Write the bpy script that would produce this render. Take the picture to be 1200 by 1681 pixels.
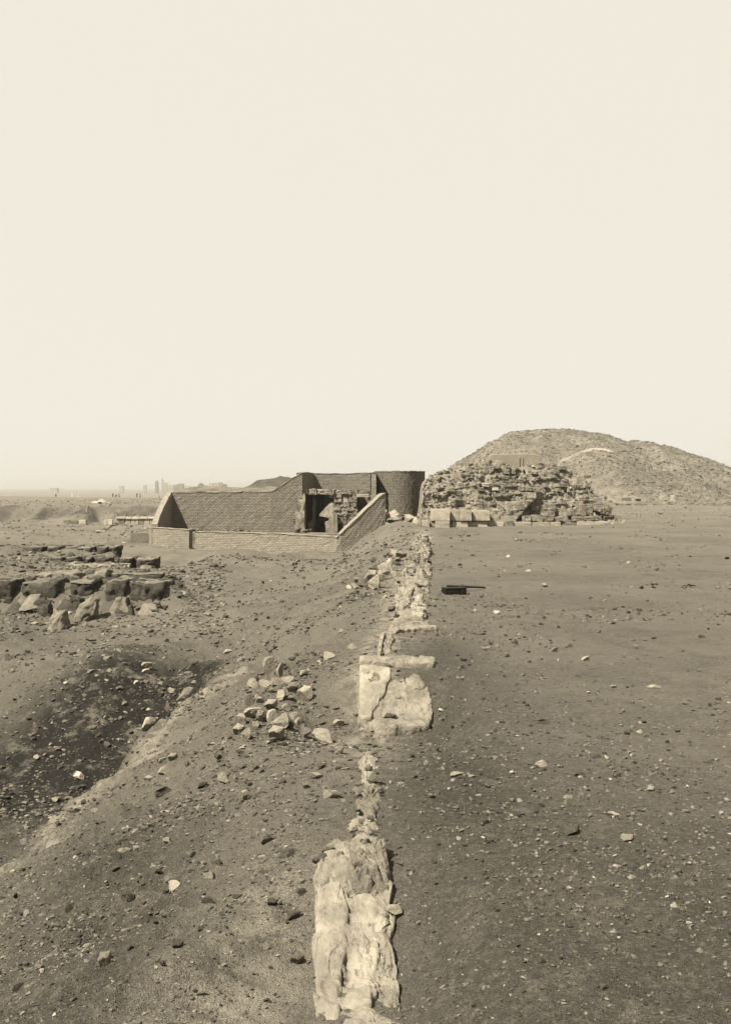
import bpy, bmesh, math, random
import numpy as np
from mathutils import Vector, Matrix, noise as mnoise

# ---------------------------------------------------------------- camera, sky, sun, exposure
scene = bpy.context.scene
for o in list(bpy.data.objects):
    bpy.data.objects.remove(o)
COL = scene.collection
EYE, FPX = 2.0, 1640.0            # eye height (m) and focal length in photo pixels

cam = bpy.data.cameras.new("camera")
cam.sensor_fit = 'VERTICAL'
cam.sensor_height = 36.0
cam.lens = 36.0 * FPX / 1681.0
cam.shift_y = -40.5 / 1681.0
cam.clip_start, cam.clip_end = 0.1, 20000
camo = bpy.data.objects.new("camera", cam)
camo.location = (0, 0, EYE)
camo.rotation_euler = (math.radians(90), 0, 0)
COL.objects.link(camo)
scene.camera = camo

SUN_D = Vector((0.58, 0.54, -1.0)).normalized()     # way the light travels
world = bpy.data.worlds.new("World")
scene.world = world
world.use_nodes = True
wn, wl = world.node_tree.nodes, world.node_tree.links
wn.clear()
sky = wn.new('ShaderNodeTexSky')
sky.sky_type = 'NISHITA'
sky.sun_disc = False
sky.sun_elevation = math.asin(-SUN_D.z)
sky.sun_rotation = math.atan2(-SUN_D.x, -SUN_D.y)
bw = wn.new('ShaderNodeRGBToBW')
mr = wn.new('ShaderNodeMapRange')                   # the plate is blind to the sky's colour: a near even pale tone
mr.inputs['From Min'].default_value = 0.0
mr.inputs['From Max'].default_value = 12.0
mr.inputs['To Min'].default_value = 2.88
mr.inputs['To Max'].default_value = 3.06
mixc = wn.new('ShaderNodeVectorMath')
mixc.operation = 'SCALE'
mixc.inputs[0].default_value = (1.0, 0.943, 0.832)
bg = wn.new('ShaderNodeBackground')
bg.inputs['Strength'].default_value = 0.1
wo = wn.new('ShaderNodeOutputWorld')
wl.new(sky.outputs[0], bw.inputs[0])
wl.new(bw.outputs[0], mr.inputs['Value'])
wl.new(mr.outputs[0], mixc.inputs['Scale'])
wl.new(mixc.outputs[0], bg.inputs['Color'])
wl.new(bg.outputs[0], wo.inputs[0])

sl = bpy.data.lights.new("sun", 'SUN')
sl.energy = 5.0
sl.angle = math.radians(0.5)
sl.color = (1.0, 0.96, 0.86)
so = bpy.data.objects.new("sun", sl)
so.rotation_euler = SUN_D.to_track_quat('-Z', 'Y').to_euler()
so.location = (-30, -30, 60)
COL.objects.link(so)

scene.view_settings.view_transform = 'Standard'
scene.view_settings.look = 'None'
scene.view_settings.exposure = 1.58
scene.view_settings.gamma = 1.0
scene.view_settings.use_curve_mapping = False
scene.render.engine = 'CYCLES'
scene.cycles.max_bounces = 6
scene.cycles.volume_bounces = 0
scene.cycles.use_denoising = True

R = random.Random(7)
NR = np.random.RandomState(11)

# ---------------------------------------------------------------- helpers
def tag(o, label=None, cat=None, group=None, kind=None):
    if label: o["label"] = label
    if cat:
        o["category"] = cat
        if not kind: o["kind"] = 'thing'
    if group: o["group"] = group
    if kind: o["kind"] = kind
    return o

def empty(name, loc, label=None, cat=None, group=None):
    o = bpy.data.objects.new(name, None)
    o.location = loc
    o.empty_display_size = 0.2
    COL.objects.link(o)
    return tag(o, label, cat, group)

def link(name, me, mat=None, parent=None, loc=(0, 0, 0), rot=None, scale=None):
    o = bpy.data.objects.new(name, me)
    if mat is not None and len(me.materials) == 0:
        me.materials.append(mat)
    o.location = loc
    if rot: o.rotation_euler = rot
    if scale: o.scale = scale
    COL.objects.link(o)
    if parent is not None:
        o.parent = parent
    return o

def np_mesh(name, V, F, tone=None, smooth=False, extra=None):
    """V (n,3), F (m,k): fast mesh from arrays; tone: per-vertex float attribute"""
    me = bpy.data.meshes.new(name)
    V = np.asarray(V, dtype=np.float32); F = np.asarray(F, dtype=np.int32)
    m, k = F.shape
    me.vertices.add(len(V)); me.vertices.foreach_set('co', V.ravel())
    me.loops.add(m * k); me.loops.foreach_set('vertex_index', F.ravel())
    me.polygons.add(m)
    me.polygons.foreach_set('loop_start', np.arange(0, m * k, k, dtype=np.int32))
    me.polygons.foreach_set('use_smooth', np.full(m, bool(smooth)))
    atts = dict(extra or {})
    if tone is not None: atts['tone'] = tone
    for a, vals in atts.items():
        at = me.attributes.new(a, 'FLOAT', 'POINT')
        at.data.foreach_set('value', np.asarray(vals, dtype=np.float32))
    me.update(calc_edges=True)
    me.validate()
    return me

# numpy value noise
def _hash(ix, iy, seed):
    h = (ix.astype(np.int64) * 374761393 + iy.astype(np.int64) * 668265263 + seed * 974711) & 0xFFFFFFFF
    h = ((h ^ (h >> 13)) * 1274126177) & 0xFFFFFFFF
    h = (h ^ (h >> 16)) & 0xFFFFFFFF
    return h.astype(np.float64) / 4294967295.0

def vnoise(x, y, seed=0):
    x = np.asarray(x, dtype=np.float64); y = np.asarray(y, dtype=np.float64)
    ix, iy = np.floor(x), np.floor(y)
    fx, fy = x - ix, y - iy
    fx = fx * fx * fx * (fx * (fx * 6 - 15) + 10); fy = fy * fy * fy * (fy * (fy * 6 - 15) + 10)
    a = _hash(ix, iy, seed); b = _hash(ix + 1, iy, seed)
    c = _hash(ix, iy + 1, seed); d = _hash(ix + 1, iy + 1, seed)
    return ((a + (b - a) * fx) * (1 - fy) + (c + (d - c) * fx) * fy) * 2 - 1

def fbm(x, y, octs=4, seed=0, gain=0.5):
    s, amp = 0, 1.0
    ca, sa = 0.8, 0.6
    for i in range(octs):
        s = s + amp * vnoise(x, y, seed + i * 17)
        x, y = (ca * x - sa * y) * 2.03 + 3.1, (sa * x + ca * y) * 2.03 - 1.7
        amp *= gain
    return s

def sstep(a, b, x):
    t = np.clip((x - a) / (b - a), 0, 1)
    return t * t * (3 - 2 * t)

LAND = [(178, 1574, 'the large upright pale stone'), (286, 1456, 'the bright white rounded stone'), (115, 1490, 'the dark stone at the outer edge'), (274, 1380, 'the pale pointed stone'),
        (405, 1303, 'the large pale rounded stone'), (527, 1207, 'the broad pale slab'), (547, 1305, 'the bright tilted slab'), (473, 1398, 'the dark pointed stone'), (447, 1160, 'the tumbled stone pile'),
        (346, 1433, 'the pale knobbly stone'), (520, 1530, 'the nearest wall stub'), (650, 1150, 'the square-topped wall stub'), (600, 1300, 'the mud ridge'), (748, 1270, 'the long flat pale stone'),
        (893, 1184, 'the dark blocky stone'), (890, 1254, 'the bright oblong stone'), (1012, 1272, 'the dark round stone'), (1030, 1375, 'the pale flat stone'), (940, 1363, 'the broad dark clod'),
        (760, 968, 'the black wooden case'), (960, 1081, 'the white stone with a dark side'), (893, 961, 'the pale stone beyond the case'), (243, 1186, 'the white block on the hollow\'s brim'),
        (271, 1262, 'the pale stone below the brim'), (270, 1297, 'the dark wedge of stone'), (190, 1130, 'the dark hollow'), (375, 1068, 'the pale elongated stone'), (200, 970, 'the trench walls'),
        (440, 905, 'the low brick wall'), (675, 990, 'the rough pale stub'), (97, 1034, 'the rounded mud pillar'), (1105, 1486, 'the lowest white terrace stone'), (860, 880, 'the stone ruin'), (240, 1095, 'the rubble above the hollow')]
def where(px, py):
    q = min(LAND, key=lambda l: (l[0] - px) ** 2 + ((l[1] - py) * 1.2) ** 2)
    dx, dy = px - q[0], (py - q[1]) * 1.2
    d = math.hypot(dx, dy)
    far = 'just ' if d < 45 else ('well ' if d > 110 else '')
    if abs(dx) > 2 * abs(dy): w = 'right of' if dx > 0 else 'left of'
    elif abs(dy) > 2 * abs(dx): w = 'below' if dy > 0 else 'above'
    else: w = ('below and ' if dy > 0 else 'above and ') + ('right of' if dx > 0 else 'left of')
    return far + w + ' ' + q[2]
def stone_label(px, py, w, h, word):
    size = 'tiny' if w < 8.5 else ('small' if w < 13 else 'fist-sized')
    shp = 'flat ' if h < .52 * w else ('tall ' if h > .9 * w else '')
    return f'{size} {shp}{word} stone {where(px, py)}'
def pile_label(px, py, w, h, word, box, name):
    u, v = (px - box[0]) / (box[2] - box[0]), (py - box[1]) / (box[3] - box[1])
    pos = ('upper ' if v < .34 else 'lower ' if v > .67 else 'middle ') + ('left part' if u < .34 else 'right part' if u > .67 else 'centre')
    shp = 'flat' if h < .62 * w else ('tall' if h > 1.05 * w else 'blocky')
    big = 'big ' if w > 15 else ('small ' if w < 10.5 else '')
    return f'{big}{shp} {word} stone in the {pos} of {name}'

# ---------------------------------------------------------------- ground heights
E_Y = [0, 4, 5.5, 9, 11.3, 14.3, 20.5, 31, 41, 50, 60, 90, 6000]
E_X = [-.3, -.3, -.27, -.12, -.07, .25, .62, 1.5, 2.25, 2.75, 3.0, 3.5, 3.5]
L_Y = [-50, 13, 23, 50, 86, 91, 97, 120, 390, 420, 520, 7000]
L_Z = [-1.75, -1.72, -1.2, -1.23, -1.12, -.8, .2, .06, -1.65, -4.6, -6, -6]
R_Y = [-50, 105, 150, 390, 420, 520, 7000]
R_Z = [0, 0, -.1, -1.65, -4.6, -6, -6]

def ground(x, y, fine=True):
    x = np.asarray(x, dtype=np.float64); y = np.asarray(y, dtype=np.float64)
    yb = y + 3.0 * vnoise(x / 9, y / 40, 5) * sstep(70, 90, y) * (1 - sstep(130, 200, y))
    left = np.interp(yb, L_Y, L_Z); right = np.interp(y, R_Y, R_Z)
    ed = np.interp(y, E_Y, E_X) + .10 * vnoise(x * .9, y * .9, 8)
    s = ed - x
    t = np.clip(s / 4.0, 0, 1)
    g = .5 * t + .5 * t * t * (3 - 2 * t)
    z = right + (left - right) * g
    # hollow on the left
    xh = np.interp(y, [2, 6, 9.5, 14, 17, 20], [-4.4, -3.7, -3.05, -2.65, -2.2, -2.3]) + .25 * fbm(x * .7, y * .7, 3, 21)
    hol = sstep(0, .75, xh - x) * (1 - sstep(14.5, 20.5, y)) * sstep(3, 8, y) * (1 - sstep(7, 11, -x))
    z = z - .95 * hol
    # lip of spoil at the hollow's brim
    z = z + .10 * np.exp(-((x - xh - .2) / .35) ** 2) * sstep(5, 8, y) * (1 - sstep(15, 18, y))
    # a low heap of dark ash in the hollow
    z = z + .55 * np.exp(-((x + 4.6) / 1.1) ** 2 - ((y - 18.3) / 1.5) ** 2)
    z = z + .35 * np.exp(-((x + 3.1) / .5) ** 2 - ((y - 17.6) / 1.0) ** 2)
    # recesses in front of the wall stubs
    w1 = sstep(-1.2, -.1, x) * (1 - sstep(.66, 1.15, x)); r1 = sstep(7.2, 10.1, y) * (1 - sstep(10.3, 11.3, y))
    z = z - .50 * w1 * r1
    w2 = sstep(-.9, -.2, x) * (1 - sstep(.1, .7, x)); r2 = 1 - sstep(4.6, 5.6, y)
    z = z - .28 * w2 * r2
    # rising bank against the ramp wall and the round wall
    z = z + .5 * np.exp(-((x - 1.2) / 1.3) ** 2 - ((y - 50.5) / 4.5) ** 2)
    z = z + .32 * np.exp(-((x - .8) / 1.3) ** 2 - ((y - 47.3) / 3.2) ** 2)
    # little banks and cuts on the left
    lz = sstep(1.5, 4, s) * sstep(19, 24, y) * (1 - sstep(60, 90, y))
    z = z + lz * (.16 * fbm(x * .45, y * .28, 3, 61))
    # terraces left standing between the trenches
    tr = sstep(-.9, .2, -x - np.interp(y, [30, 33], [.195, .255]) * y + .4 * vnoise(x * .2, y * .5, 71)) * (1 - sstep(14, 20, -x))
    stp = np.interp(y, [26.6, 27.4, 29.2, 29.9, 35.6, 36.5, 38, 41.5], [0, .60, .60, .76, .78, 1.05, 1.0, 0])
    z = z + tr * stp
    z = z - tr * .22 * sstep(24.2, 25.4, y + .6 * vnoise(x * .6, y * .2, 73)) * (1 - sstep(26.6, 27.0, y))
    z = z - .35 * np.exp(-((x + 8.6) / 1.5) ** 2 - ((y - 44.5) / 2.2) ** 2)
    bz = sstep(86, 91, yb) * (1 - sstep(96.5, 99, yb)) * g
    z = z + bz * (.45 * fbm(x * .75, y * .18, 3, 63) - .1)
    # general unevenness
    rough = .35 + .9 * sstep(.1, 1.0, s) * (1 - .5 * sstep(3.5, 6, s))
    z = z + rough * .075 * fbm(x * .8, y * .8, 4, 31)
    z = z + .10 * fbm(x * .09, y * .09, 3, 33) * sstep(12, 40, y)
    z = z + .5 * fbm(x * .02, y * .02, 2, 35) * sstep(120, 300, y)
    if fine:
        nf = 1 - sstep(18, 45, y)
        z = z + nf * rough * (0.030 * fbm(x * 4.3, y * 4.3, 3, 41) + .010 * np.abs(vnoise(x * 11, y * 11, 43)))
        # clods
        cl = fbm(x * 2.4, y * 2.4, 3, 47)
        z = z + nf * rough * .045 * np.clip(cl - .30, 0, 1)
        # wash marks and slips down the slope
        sl_ = sstep(.3, .9, s) * (1 - sstep(3.4, 4.4, s))
        z = z + nf * sl_ * .055 * fbm(x * 1.1 + y * .3, y * 3.6 - x * 1.2, 3, 53)
    return z

def hit(px, py, y0=3.0, y1=430.0):
    """the point of the ground seen at a photo pixel"""
    Y = np.exp(np.linspace(math.log(y0), math.log(y1), 1500))
    x = (px - 600) * Y / FPX
    d = EYE - (py - 800) * Y / FPX - ground(x, Y)
    k = np.argmax(d <= 0)
    if d[k] > 0: k = len(Y) - 1
    a, b = Y[max(k - 1, 0)], Y[k]
    for _ in range(12):
        m = (a + b) / 2
        if EYE - (py - 800) * m / FPX - float(ground((px - 600) * m / FPX, m)) > 0: a = m
        else: b = m
    m = (a + b) / 2
    return Vector(((px - 600) * m / FPX, m, float(ground((px - 600) * m / FPX, m))))

def at(px, py, Y):
    return Vector(((px - 600) * Y / FPX, Y, EYE - (py - 800) * Y / FPX))

def gz(x, y):
    return float(ground(x, y))

# ---------------------------------------------------------------- materials
def tint(v):
    """a grey of the toned print (what a blue-sensitive plate sees of ochre ground and stone)"""
    v = v * .88
    return (v, v * .878, v * .670, 1)

class NT:
    def __init__(s, name):
        s.m = bpy.data.materials.new(name); s.m.use_nodes = True
        s.n, s.l = s.m.node_tree.nodes, s.m.node_tree.links
        s.n.clear()
        s.out = s.n.new('ShaderNodeOutputMaterial')
        s.b = s.n.new('ShaderNodeBsdfPrincipled')
        s.b.inputs['Roughness'].default_value = .95
        s.b.inputs['Specular IOR Level'].default_value = .12
        s.l.new(s.b.outputs[0], s.out.inputs[0])
    def coord(s, kind='Object', scale=None):
        c = s.n.new('ShaderNodeTexCoord').outputs[kind]
        if scale is not None:
            mp = s.n.new('ShaderNodeMapping'); mp.inputs['Scale'].default_value = scale
            s.l.new(c, mp.inputs[0]); c = mp.outputs[0]
        return c
    def noise(s, vec, scale, detail=4, rough=.6, out='Fac'):
        t = s.n.new('ShaderNodeTexNoise')
        t.inputs['Scale'].default_value = scale; t.inputs['Detail'].default_value = detail
        t.inputs['Roughness'].default_value = rough
        s.l.new(vec, t.inputs['Vector']); return t.outputs[out]
    def vor(s, vec, scale, feature='F1', out='Distance', rnd=1.0):
        t = s.n.new('ShaderNodeTexVoronoi'); t.feature = feature
        t.inputs['Scale'].default_value = scale; t.inputs['Randomness'].default_value = rnd
        s.l.new(vec, t.inputs['Vector']); return t.outputs[out]
    def ramp(s, v, lo, hi, a=0.0, b=1.0):
        t = s.n.new('ShaderNodeMapRange'); t.interpolation_type = 'SMOOTHSTEP'
        t.inputs['From Min'].default_value = lo; t.inputs['From Max'].default_value = hi
        t.inputs['To Min'].default_value = a; t.inputs['To Max'].default_value = b
        s.l.new(v, t.inputs['Value']); return t.outputs[0]
    def math(s, op, a, b=None):
        t = s.n.new('ShaderNodeMath'); t.operation = op
        for i, v in enumerate((a, b)):
            if v is None: continue
            if isinstance(v, (int, float)): t.inputs[i].default_value = v
            else: s.l.new(v, t.inputs[i])
        return t.outputs[0]
    def mix(s, f, a, b):
        t = s.n.new('ShaderNodeMix'); t.data_type = 'RGBA'
        for sock, v in ((t.inputs[0], f), (t.inputs[6], a), (t.inputs[7], b)):
            if isinstance(v, (int, float)): sock.default_value = v
            elif isinstance(v, tuple): sock.default_value = v
            else: s.l.new(v, sock)
        return t.outputs[2]
    def attr(s, name, out='Fac'):
        t = s.n.new('ShaderNodeAttribute'); t.attribute_name = name; return t.outputs[out]
    def bump(s, h, dist=.02, strength=1.0, prev=None):
        t = s.n.new('ShaderNodeBump'); t.inputs['Distance'].default_value = dist
        t.inputs['Strength'].default_value = strength
        s.l.new(h, t.inputs['Height'])
        if prev is not None: s.l.new(prev, t.inputs['Normal'])
        return t.outputs[0]
    def done(s, col, nrm=None):
        if isinstance(col, tuple): s.b.inputs['Base Color'].default_value = col
        else: s.l.new(col, s.b.inputs['Base Color'])
        if nrm is not None: s.l.new(nrm, s.b.inputs['Normal'])
        return s.m

def mat_earth():
    t = NT('sandy earth')
    c = t.coord('Object')
    big = t.noise(c, .35, 5, .6); mid = t.noise(c, 2.6, 5, .65); fin = t.noise(c, 22, 5, .7)
    col = t.mix(t.ramp(big, .35, .68), tint(.078), tint(.108))
    col = t.mix(t.ramp(mid, .36, .72), col, tint(.062))
    col = t.mix(t.ramp(fin, .42, .78), col, tint(.140))
    pat = t.noise(c, .22, 7, .68)
    col = t.mix(t.ramp(pat, .40, .60, .0, .7), col, tint(.122))
    pat2 = t.noise(c, .9, 9, .82)
    col = t.mix(t.ramp(pat2, .53, .64, 0, .42), col, tint(.052))
    # pebbles and sherds too small to build: pale and dark flecks
    v = t.vor(c, 55); vc = t.n.new('ShaderNodeSeparateColor'); t.l.new(t.vor(c, 55, out='Color'), vc.inputs[0])
    patch = t.ramp(t.noise(c, 1.3, 3), .42, .62)
    m1 = t.math('MULTIPLY', t.math('LESS_THAN', v, .30), t.math('MULTIPLY', t.math('GREATER_THAN', vc.outputs[0], .80), patch))
    col = t.mix(m1, col, tint(.22))
    m2 = t.math('MULTIPLY', t.math('LESS_THAN', v, .34), t.math('MULTIPLY', t.math('LESS_THAN', vc.outputs[0], .20), patch))
    col = t.mix(m2, col, tint(.045))
    dk = t.math('MULTIPLY', t.attr('soil_dark'), t.ramp(t.noise(c, 1.6, 14, .90), .34, .50))
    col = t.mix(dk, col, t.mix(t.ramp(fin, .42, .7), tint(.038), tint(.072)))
    # other soils: ash in the hollow, crushed plaster along the wall line, dark mud of the bank; pale also paints the sunlit brim
    ash = t.math('MULTIPLY', t.attr('ash'), t.ramp(t.noise(c, 2.2, 6, .75), .33, .50))
    ashc = t.mix(t.ramp(t.noise(c, 16, 4, .7), .56, .72), tint(.014), tint(.075))
    col = t.mix(ash, col, ashc)
    pal = t.math('MULTIPLY', t.attr('pale'), t.ramp(t.noise(c, 5, 5, .7), .38, .62))
    col = t.mix(pal, col, tint(.24))
    h = t.math('ADD', t.math('MULTIPLY', fin, .7), t.math('MULTIPLY', mid, .8))
    h2 = t.noise(c, 75, 3, .6)
    n1 = t.bump(h, .05, 1.0)
    n2 = t.bump(t.math('ADD', h2, t.math('MULTIPLY', t.noise(c, 150, 2, .5), .5)), .022, 1.0, n1)
    vm = t.n.new('ShaderNodeVectorMath'); vm.operation = 'SCALE'; vm.inputs['Scale'].default_value = 1.20
    t.l.new(col, vm.inputs[0])
    return t.done(vm.outputs[0], n2)

def mat_stone(name, lo, hi, scale=6.0, bump=.02, attr=False, rand=.35, bands=False):
    t = NT(name)
    c = t.coord('Object')
    n = t.noise(c, scale, 5, .65); f = t.noise(c, scale * 6, 4, .7)
    col = t.mix(t.ramp(n, .33, .68), tint(lo), tint(hi))
    col = t.mix(t.ramp(f, .50, .80, 0, .55), col, tint(lo * .6))
    if bands:
        bd = t.noise(t.coord('Object', (2.6, 2.6, 7)), 1.0, 6, .75)
        col = t.mix(t.ramp(bd, .45, .62, 0, .5), col, tint(hi * 1.2))
        n = t.math('ADD', n, t.math('MULTIPLY', bd, .9))
    oi = t.n.new('ShaderNodeObjectInfo')
    k = t.math('ADD', t.math('MULTIPLY', oi.outputs['Random'], rand), 1 - rand / 2)
    if attr: k = t.math('MULTIPLY', k, t.attr('tone'))
    vm = t.n.new('ShaderNodeVectorMath'); vm.operation = 'SCALE'
    t.l.new(col, vm.inputs[0]); t.l.new(k, vm.inputs['Scale'])
    hb = t.math('ADD', n, t.math('MULTIPLY', f, .5))
    return t.done(vm.outputs[0], t.bump(hb, bump, .9))

def mat_tone(name, base):
    """many small stones in one mesh: each has a tone of its own"""
    t = NT(name)
    c = t.coord('Object')
    n = t.noise(c, 30, 3, .6)
    k = t.math('MULTIPLY', t.attr('tone'), t.ramp(n, .3, .7, .75, 1.2))
    vm = t.n.new('ShaderNodeVectorMath'); vm.operation = 'SCALE'
    vm.inputs[0].default_value = tint(base)[:3]
    t.l.new(k, vm.inputs['Scale'])
    return t.done(vm.outputs[0])

def mat_brick(name, lo, hi, mort, course=.09, length=.22, patch=.5):
    t = NT(name)
    c = t.coord('UV')
    wob = t.noise(c, 1.2, 2, .5, 'Color')
    va = t.n.new('ShaderNodeVectorMath'); va.operation = 'MULTIPLY_ADD'
    t.l.new(wob, va.inputs[0]); va.inputs[1].default_value = (.01, .006, 0); t.l.new(c, va.inputs[2])
    b = t.n.new('ShaderNodeTexBrick')
    b.inputs['Scale'].default_value = 1.0
    b.inputs['Brick Width'].default_value = length; b.inputs['Row Height'].default_value = course
    b.inputs['Mortar Size'].default_value = course * .17; b.inputs['Mortar Smooth'].default_value = .35
    b.inputs['Color1'].default_value = tint(lo); b.inputs['Color2'].default_value = tint(hi); b.inputs['Mortar'].default_value = tint(mort)
    t.l.new(va.outputs[0], b.inputs['Vector'])
    # bricks of many tones, stains
    sp = t.noise(c, 17, 2, .5); sp2 = t.noise(c, 3.2, 6, .75)
    col = t.mix(t.ramp(sp, .56, .68, 0, .7), b.outputs['Color'], tint(hi * 1.6))
    col = t.mix(t.ramp(sp2, .54, .68, 0, .5), col, tint(lo * .55))
    big = t.noise(c, .55, 6, .75)
    col = t.mix(t.ramp(big, .45, .75, 0, patch), col, tint(lo * .62))
    n = t.noise(c, 14, 4, .7)
    h = t.math('ADD', t.math('MULTIPLY', b.outputs['Fac'], -1.0), t.math('MULTIPLY', n, 1.2))
    return t.done(col, t.bump(h, .02, 1.0))

def mat_plain(name, v, rough=.9, scale=8, var=.3, bump=.01):
    t = NT(name)
    c = t.coord('Object')
    n = t.noise(c, scale, 5, .65)
    t.b.inputs['Roughness'].default_value = rough
    return t.done(t.mix(t.ramp(n, .3, .7), tint(v * (1 - var)), tint(v * (1 + var))), t.bump(n, bump, .8))

M_EARTH = mat_earth()
M_MID = mat_stone('dusty limestone', .095, .155)
M_PALE = mat_stone('pale limestone', .17, .26)
M_WHITE = mat_stone('white limestone', .25, .35)
M_DARK = mat_stone('dark stone and shadow', .052, .100)  # mostly shadows on the ground put into a darker stone colour
M_RUBBLE = mat_stone('rubble masonry', .095, .175, 4.0, .05)
M_CASING = mat_stone('dressed limestone', .20, .28, 3.0, .02, rand=.3)
M_MOUND = mat_stone('ruined core masonry', .110, .180, 1.6, .06, bands=True)
M_GRAVEL = mat_tone('mixed gravel', .080)
M_HEAPST = mat_tone('heap stones', .100)
M_HEAP = mat_stone('spoil heap earth', .075, .125, .8, .15, attr=True)
M_BRICK = mat_brick('weathered brick', .120, .175, .085)
M_BRICK_NEW = mat_brick('fresh brick', .160, .215, .135, patch=.25)
M_BRICK_DK = mat_brick('brown brick', .085, .130, .06, patch=.35)
M_COPE = mat_plain('mortar coping', .17, scale=5, var=.18)
M_PLASTER = mat_stone('old white plaster', .14, .245, 4.0, .03, rand=.1)
M_CORE = mat_stone('crumbled wall core', .125, .215, 5.0, .05, rand=.1)
M_CORE_DK = mat_stone('brown mud core', .085, .15, 6.0, .05, rand=.1)
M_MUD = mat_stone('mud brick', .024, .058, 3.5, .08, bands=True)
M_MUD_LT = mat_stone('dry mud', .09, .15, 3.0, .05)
M_BLACK = mat_plain('blackened wood', .008, .6, 20, .4)
M_ROD = mat_plain('dark rod', .015, .5, 20, .3)
M_SHEET = mat_plain('smooth plaster', .17, .9, 2, .10, .004)
M_LIME = mat_plain('white lime', .22, scale=5, var=.1, bump=.03)
M_TOWN = mat_plain('town plaster', .24, scale=.6, var=.25)
M_TOWN_DK = mat_plain('town mud wall', .13, scale=.6, var=.3)
M_OPEN = mat_plain('window shade', .02)
M_CLOTH_DK = mat_plain('dark robe', .02)
M_CLOTH_WH = mat_plain('white robe', .55)
M_SKIN = mat_plain('brown skin', .05)
M_LEAF = mat_plain('tree leaves', .05, var=.4)
M_BARK = mat_plain('bark', .06)

# ---------------------------------------------------------------- ground sheet (one sheet to the horizon)
def build_ground():
    half = 28.0
    th = np.concatenate([np.linspace(-180, -half, 110)[:-1], np.linspace(-half, half, 470), np.linspace(half, 180, 110)[1:]])
    th = np.radians(th[:-1])
    rs = [.4]
    while rs[-1] < 9000:
        r = rs[-1]
        if r < 3.2: st = .12
        elif r < 13: st = .0054 * r
        elif r < 60: st = .0074 * r
        elif r < 430: st = .0085 * r
        else: st = .05 * r
        rs.append(r + st)
    rs = np.array(rs)
    TH, RR = np.meshgrid(th, rs)
    X = RR * np.sin(TH); Y = RR * np.cos(TH)
    Z = ground(X, Y)
    n_r, n_t = X.shape
    V = np.stack([X, Y, Z], -1).reshape(-1, 3)
    i = np.arange(n_r - 1)[:, None]; j = np.arange(n_t)[None, :]
    j2 = (j + 1) % n_t
    F = np.stack([i * n_t + j, i * n_t + j2, (i + 1) * n_t + j2, (i + 1) * n_t + j], -1).reshape(-1, 4)[:, ::-1]
    c0 = len(V)
    V = np.vstack([V, [[0, 0, float(ground(0, 0))]]])
    x, y = V[:, 0], V[:, 1]
    ash = np.exp(-((x + 4.3) / 1.5) ** 2 - ((y - 16.6) / 2.6) ** 2) * 1.5 + np.exp(-((x + 3.1) / .55) ** 2 - ((y - 16.8) / 1.5) ** 2) * 1.3
    ash = ash + .55 * np.exp(-((x + 5.5) / 2) ** 2 - ((y - 15.0) / 2) ** 2)
    yb = y + 3.0 * vnoise(x / 9, y / 40, 5)
    ash = ash + .75 * sstep(88, 92, yb) * (1 - sstep(97, 99.5, yb)) * (x < -8) * (.55 + .6 * vnoise(x * .8, y * .1, 3))
    ed = np.interp(y, E_Y, E_X)
    pale = .9 * np.exp(-((x - ed - .15) / .32) ** 2) * sstep(6, 9, y) * (1 - sstep(40, 48, y))
    pale = pale + .7 * np.exp(-((x - ed + .25) / .3) ** 2) * (1 - sstep(4, 6.5, y))
    soil_dk = .9 * (1 - sstep(4.3, 8.2, y)) * sstep(0, .8, x - ed) + .8 * np.exp(-((x - ed - .8) / .7) ** 2) * sstep(5, 7, y) * (1 - sstep(12, 15, y))  # darker towards the near foreground, gravelly along the wall line
    soil_dk = soil_dk + 1.0 * np.exp(-((x + 1.75 + .25 * (y - 7)) / .6) ** 2 - ((y - 6.8) / 1.6) ** 2) + .75 * (1 - sstep(4.5, 6.5, y)) * sstep(.3, 1.0, ed - x)
    xh = np.interp(y, [2, 6, 9.5, 14, 17, 20], [-4.4, -3.7, -3.05, -2.65, -2.2, -2.3]) + .25 * fbm(x * .7, y * .7, 3, 21)
    pale = pale + .8 * np.exp(-((x - xh - .22) / .22) ** 2) * sstep(5, 8, y) * (1 - sstep(15, 17.5, y))  # sunlight on the hollow's brim painted as a pale strip
    F4 = F
    me = np_mesh('ground', V[:-1], F4, smooth=True, extra={'ash': np.clip(ash[:-1], 0, 1), 'pale': np.clip(pale[:-1], 0, 1), 'soil_dark': np.clip(soil_dk[:-1], 0, 1)})
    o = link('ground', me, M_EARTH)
    tag(o, kind='structure')
    return o
build_ground()

# ---------------------------------------------------------------- stone shapes
def ico(sub):
    bm = bmesh.new(); bmesh.ops.create_icosphere(bm, subdivisions=sub, radius=1.0)
    bm.verts.ensure_lookup_table()
    V = np.array([v.co[:] for v in bm.verts]); F = np.array([[v.index for v in f.verts] for f in bm.faces])
    bm.free(); return V, F
ICO1, ICO2, ICO3 = ico(1), ico(2), ico(3)

def chip(V, rs, cuts=9, depth=(.45, .8), jit=.04):
    """planes knocked off a ball: an angular stone inside the unit box"""
    V = V.copy()
    for _ in range(cuts):
        n = rs.normal(size=3); n /= np.linalg.norm(n)
        d = rs.uniform(*depth)
        k = V @ n
        V = V - np.outer(np.clip(k - d, 0, None), n)
    V = V + rs.normal(size=V.shape) * jit
    lo, hi = V.min(0), V.max(0)
    V = (V - (lo + hi) / 2) / (hi - lo)          # unit box, centred
    return V

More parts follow.
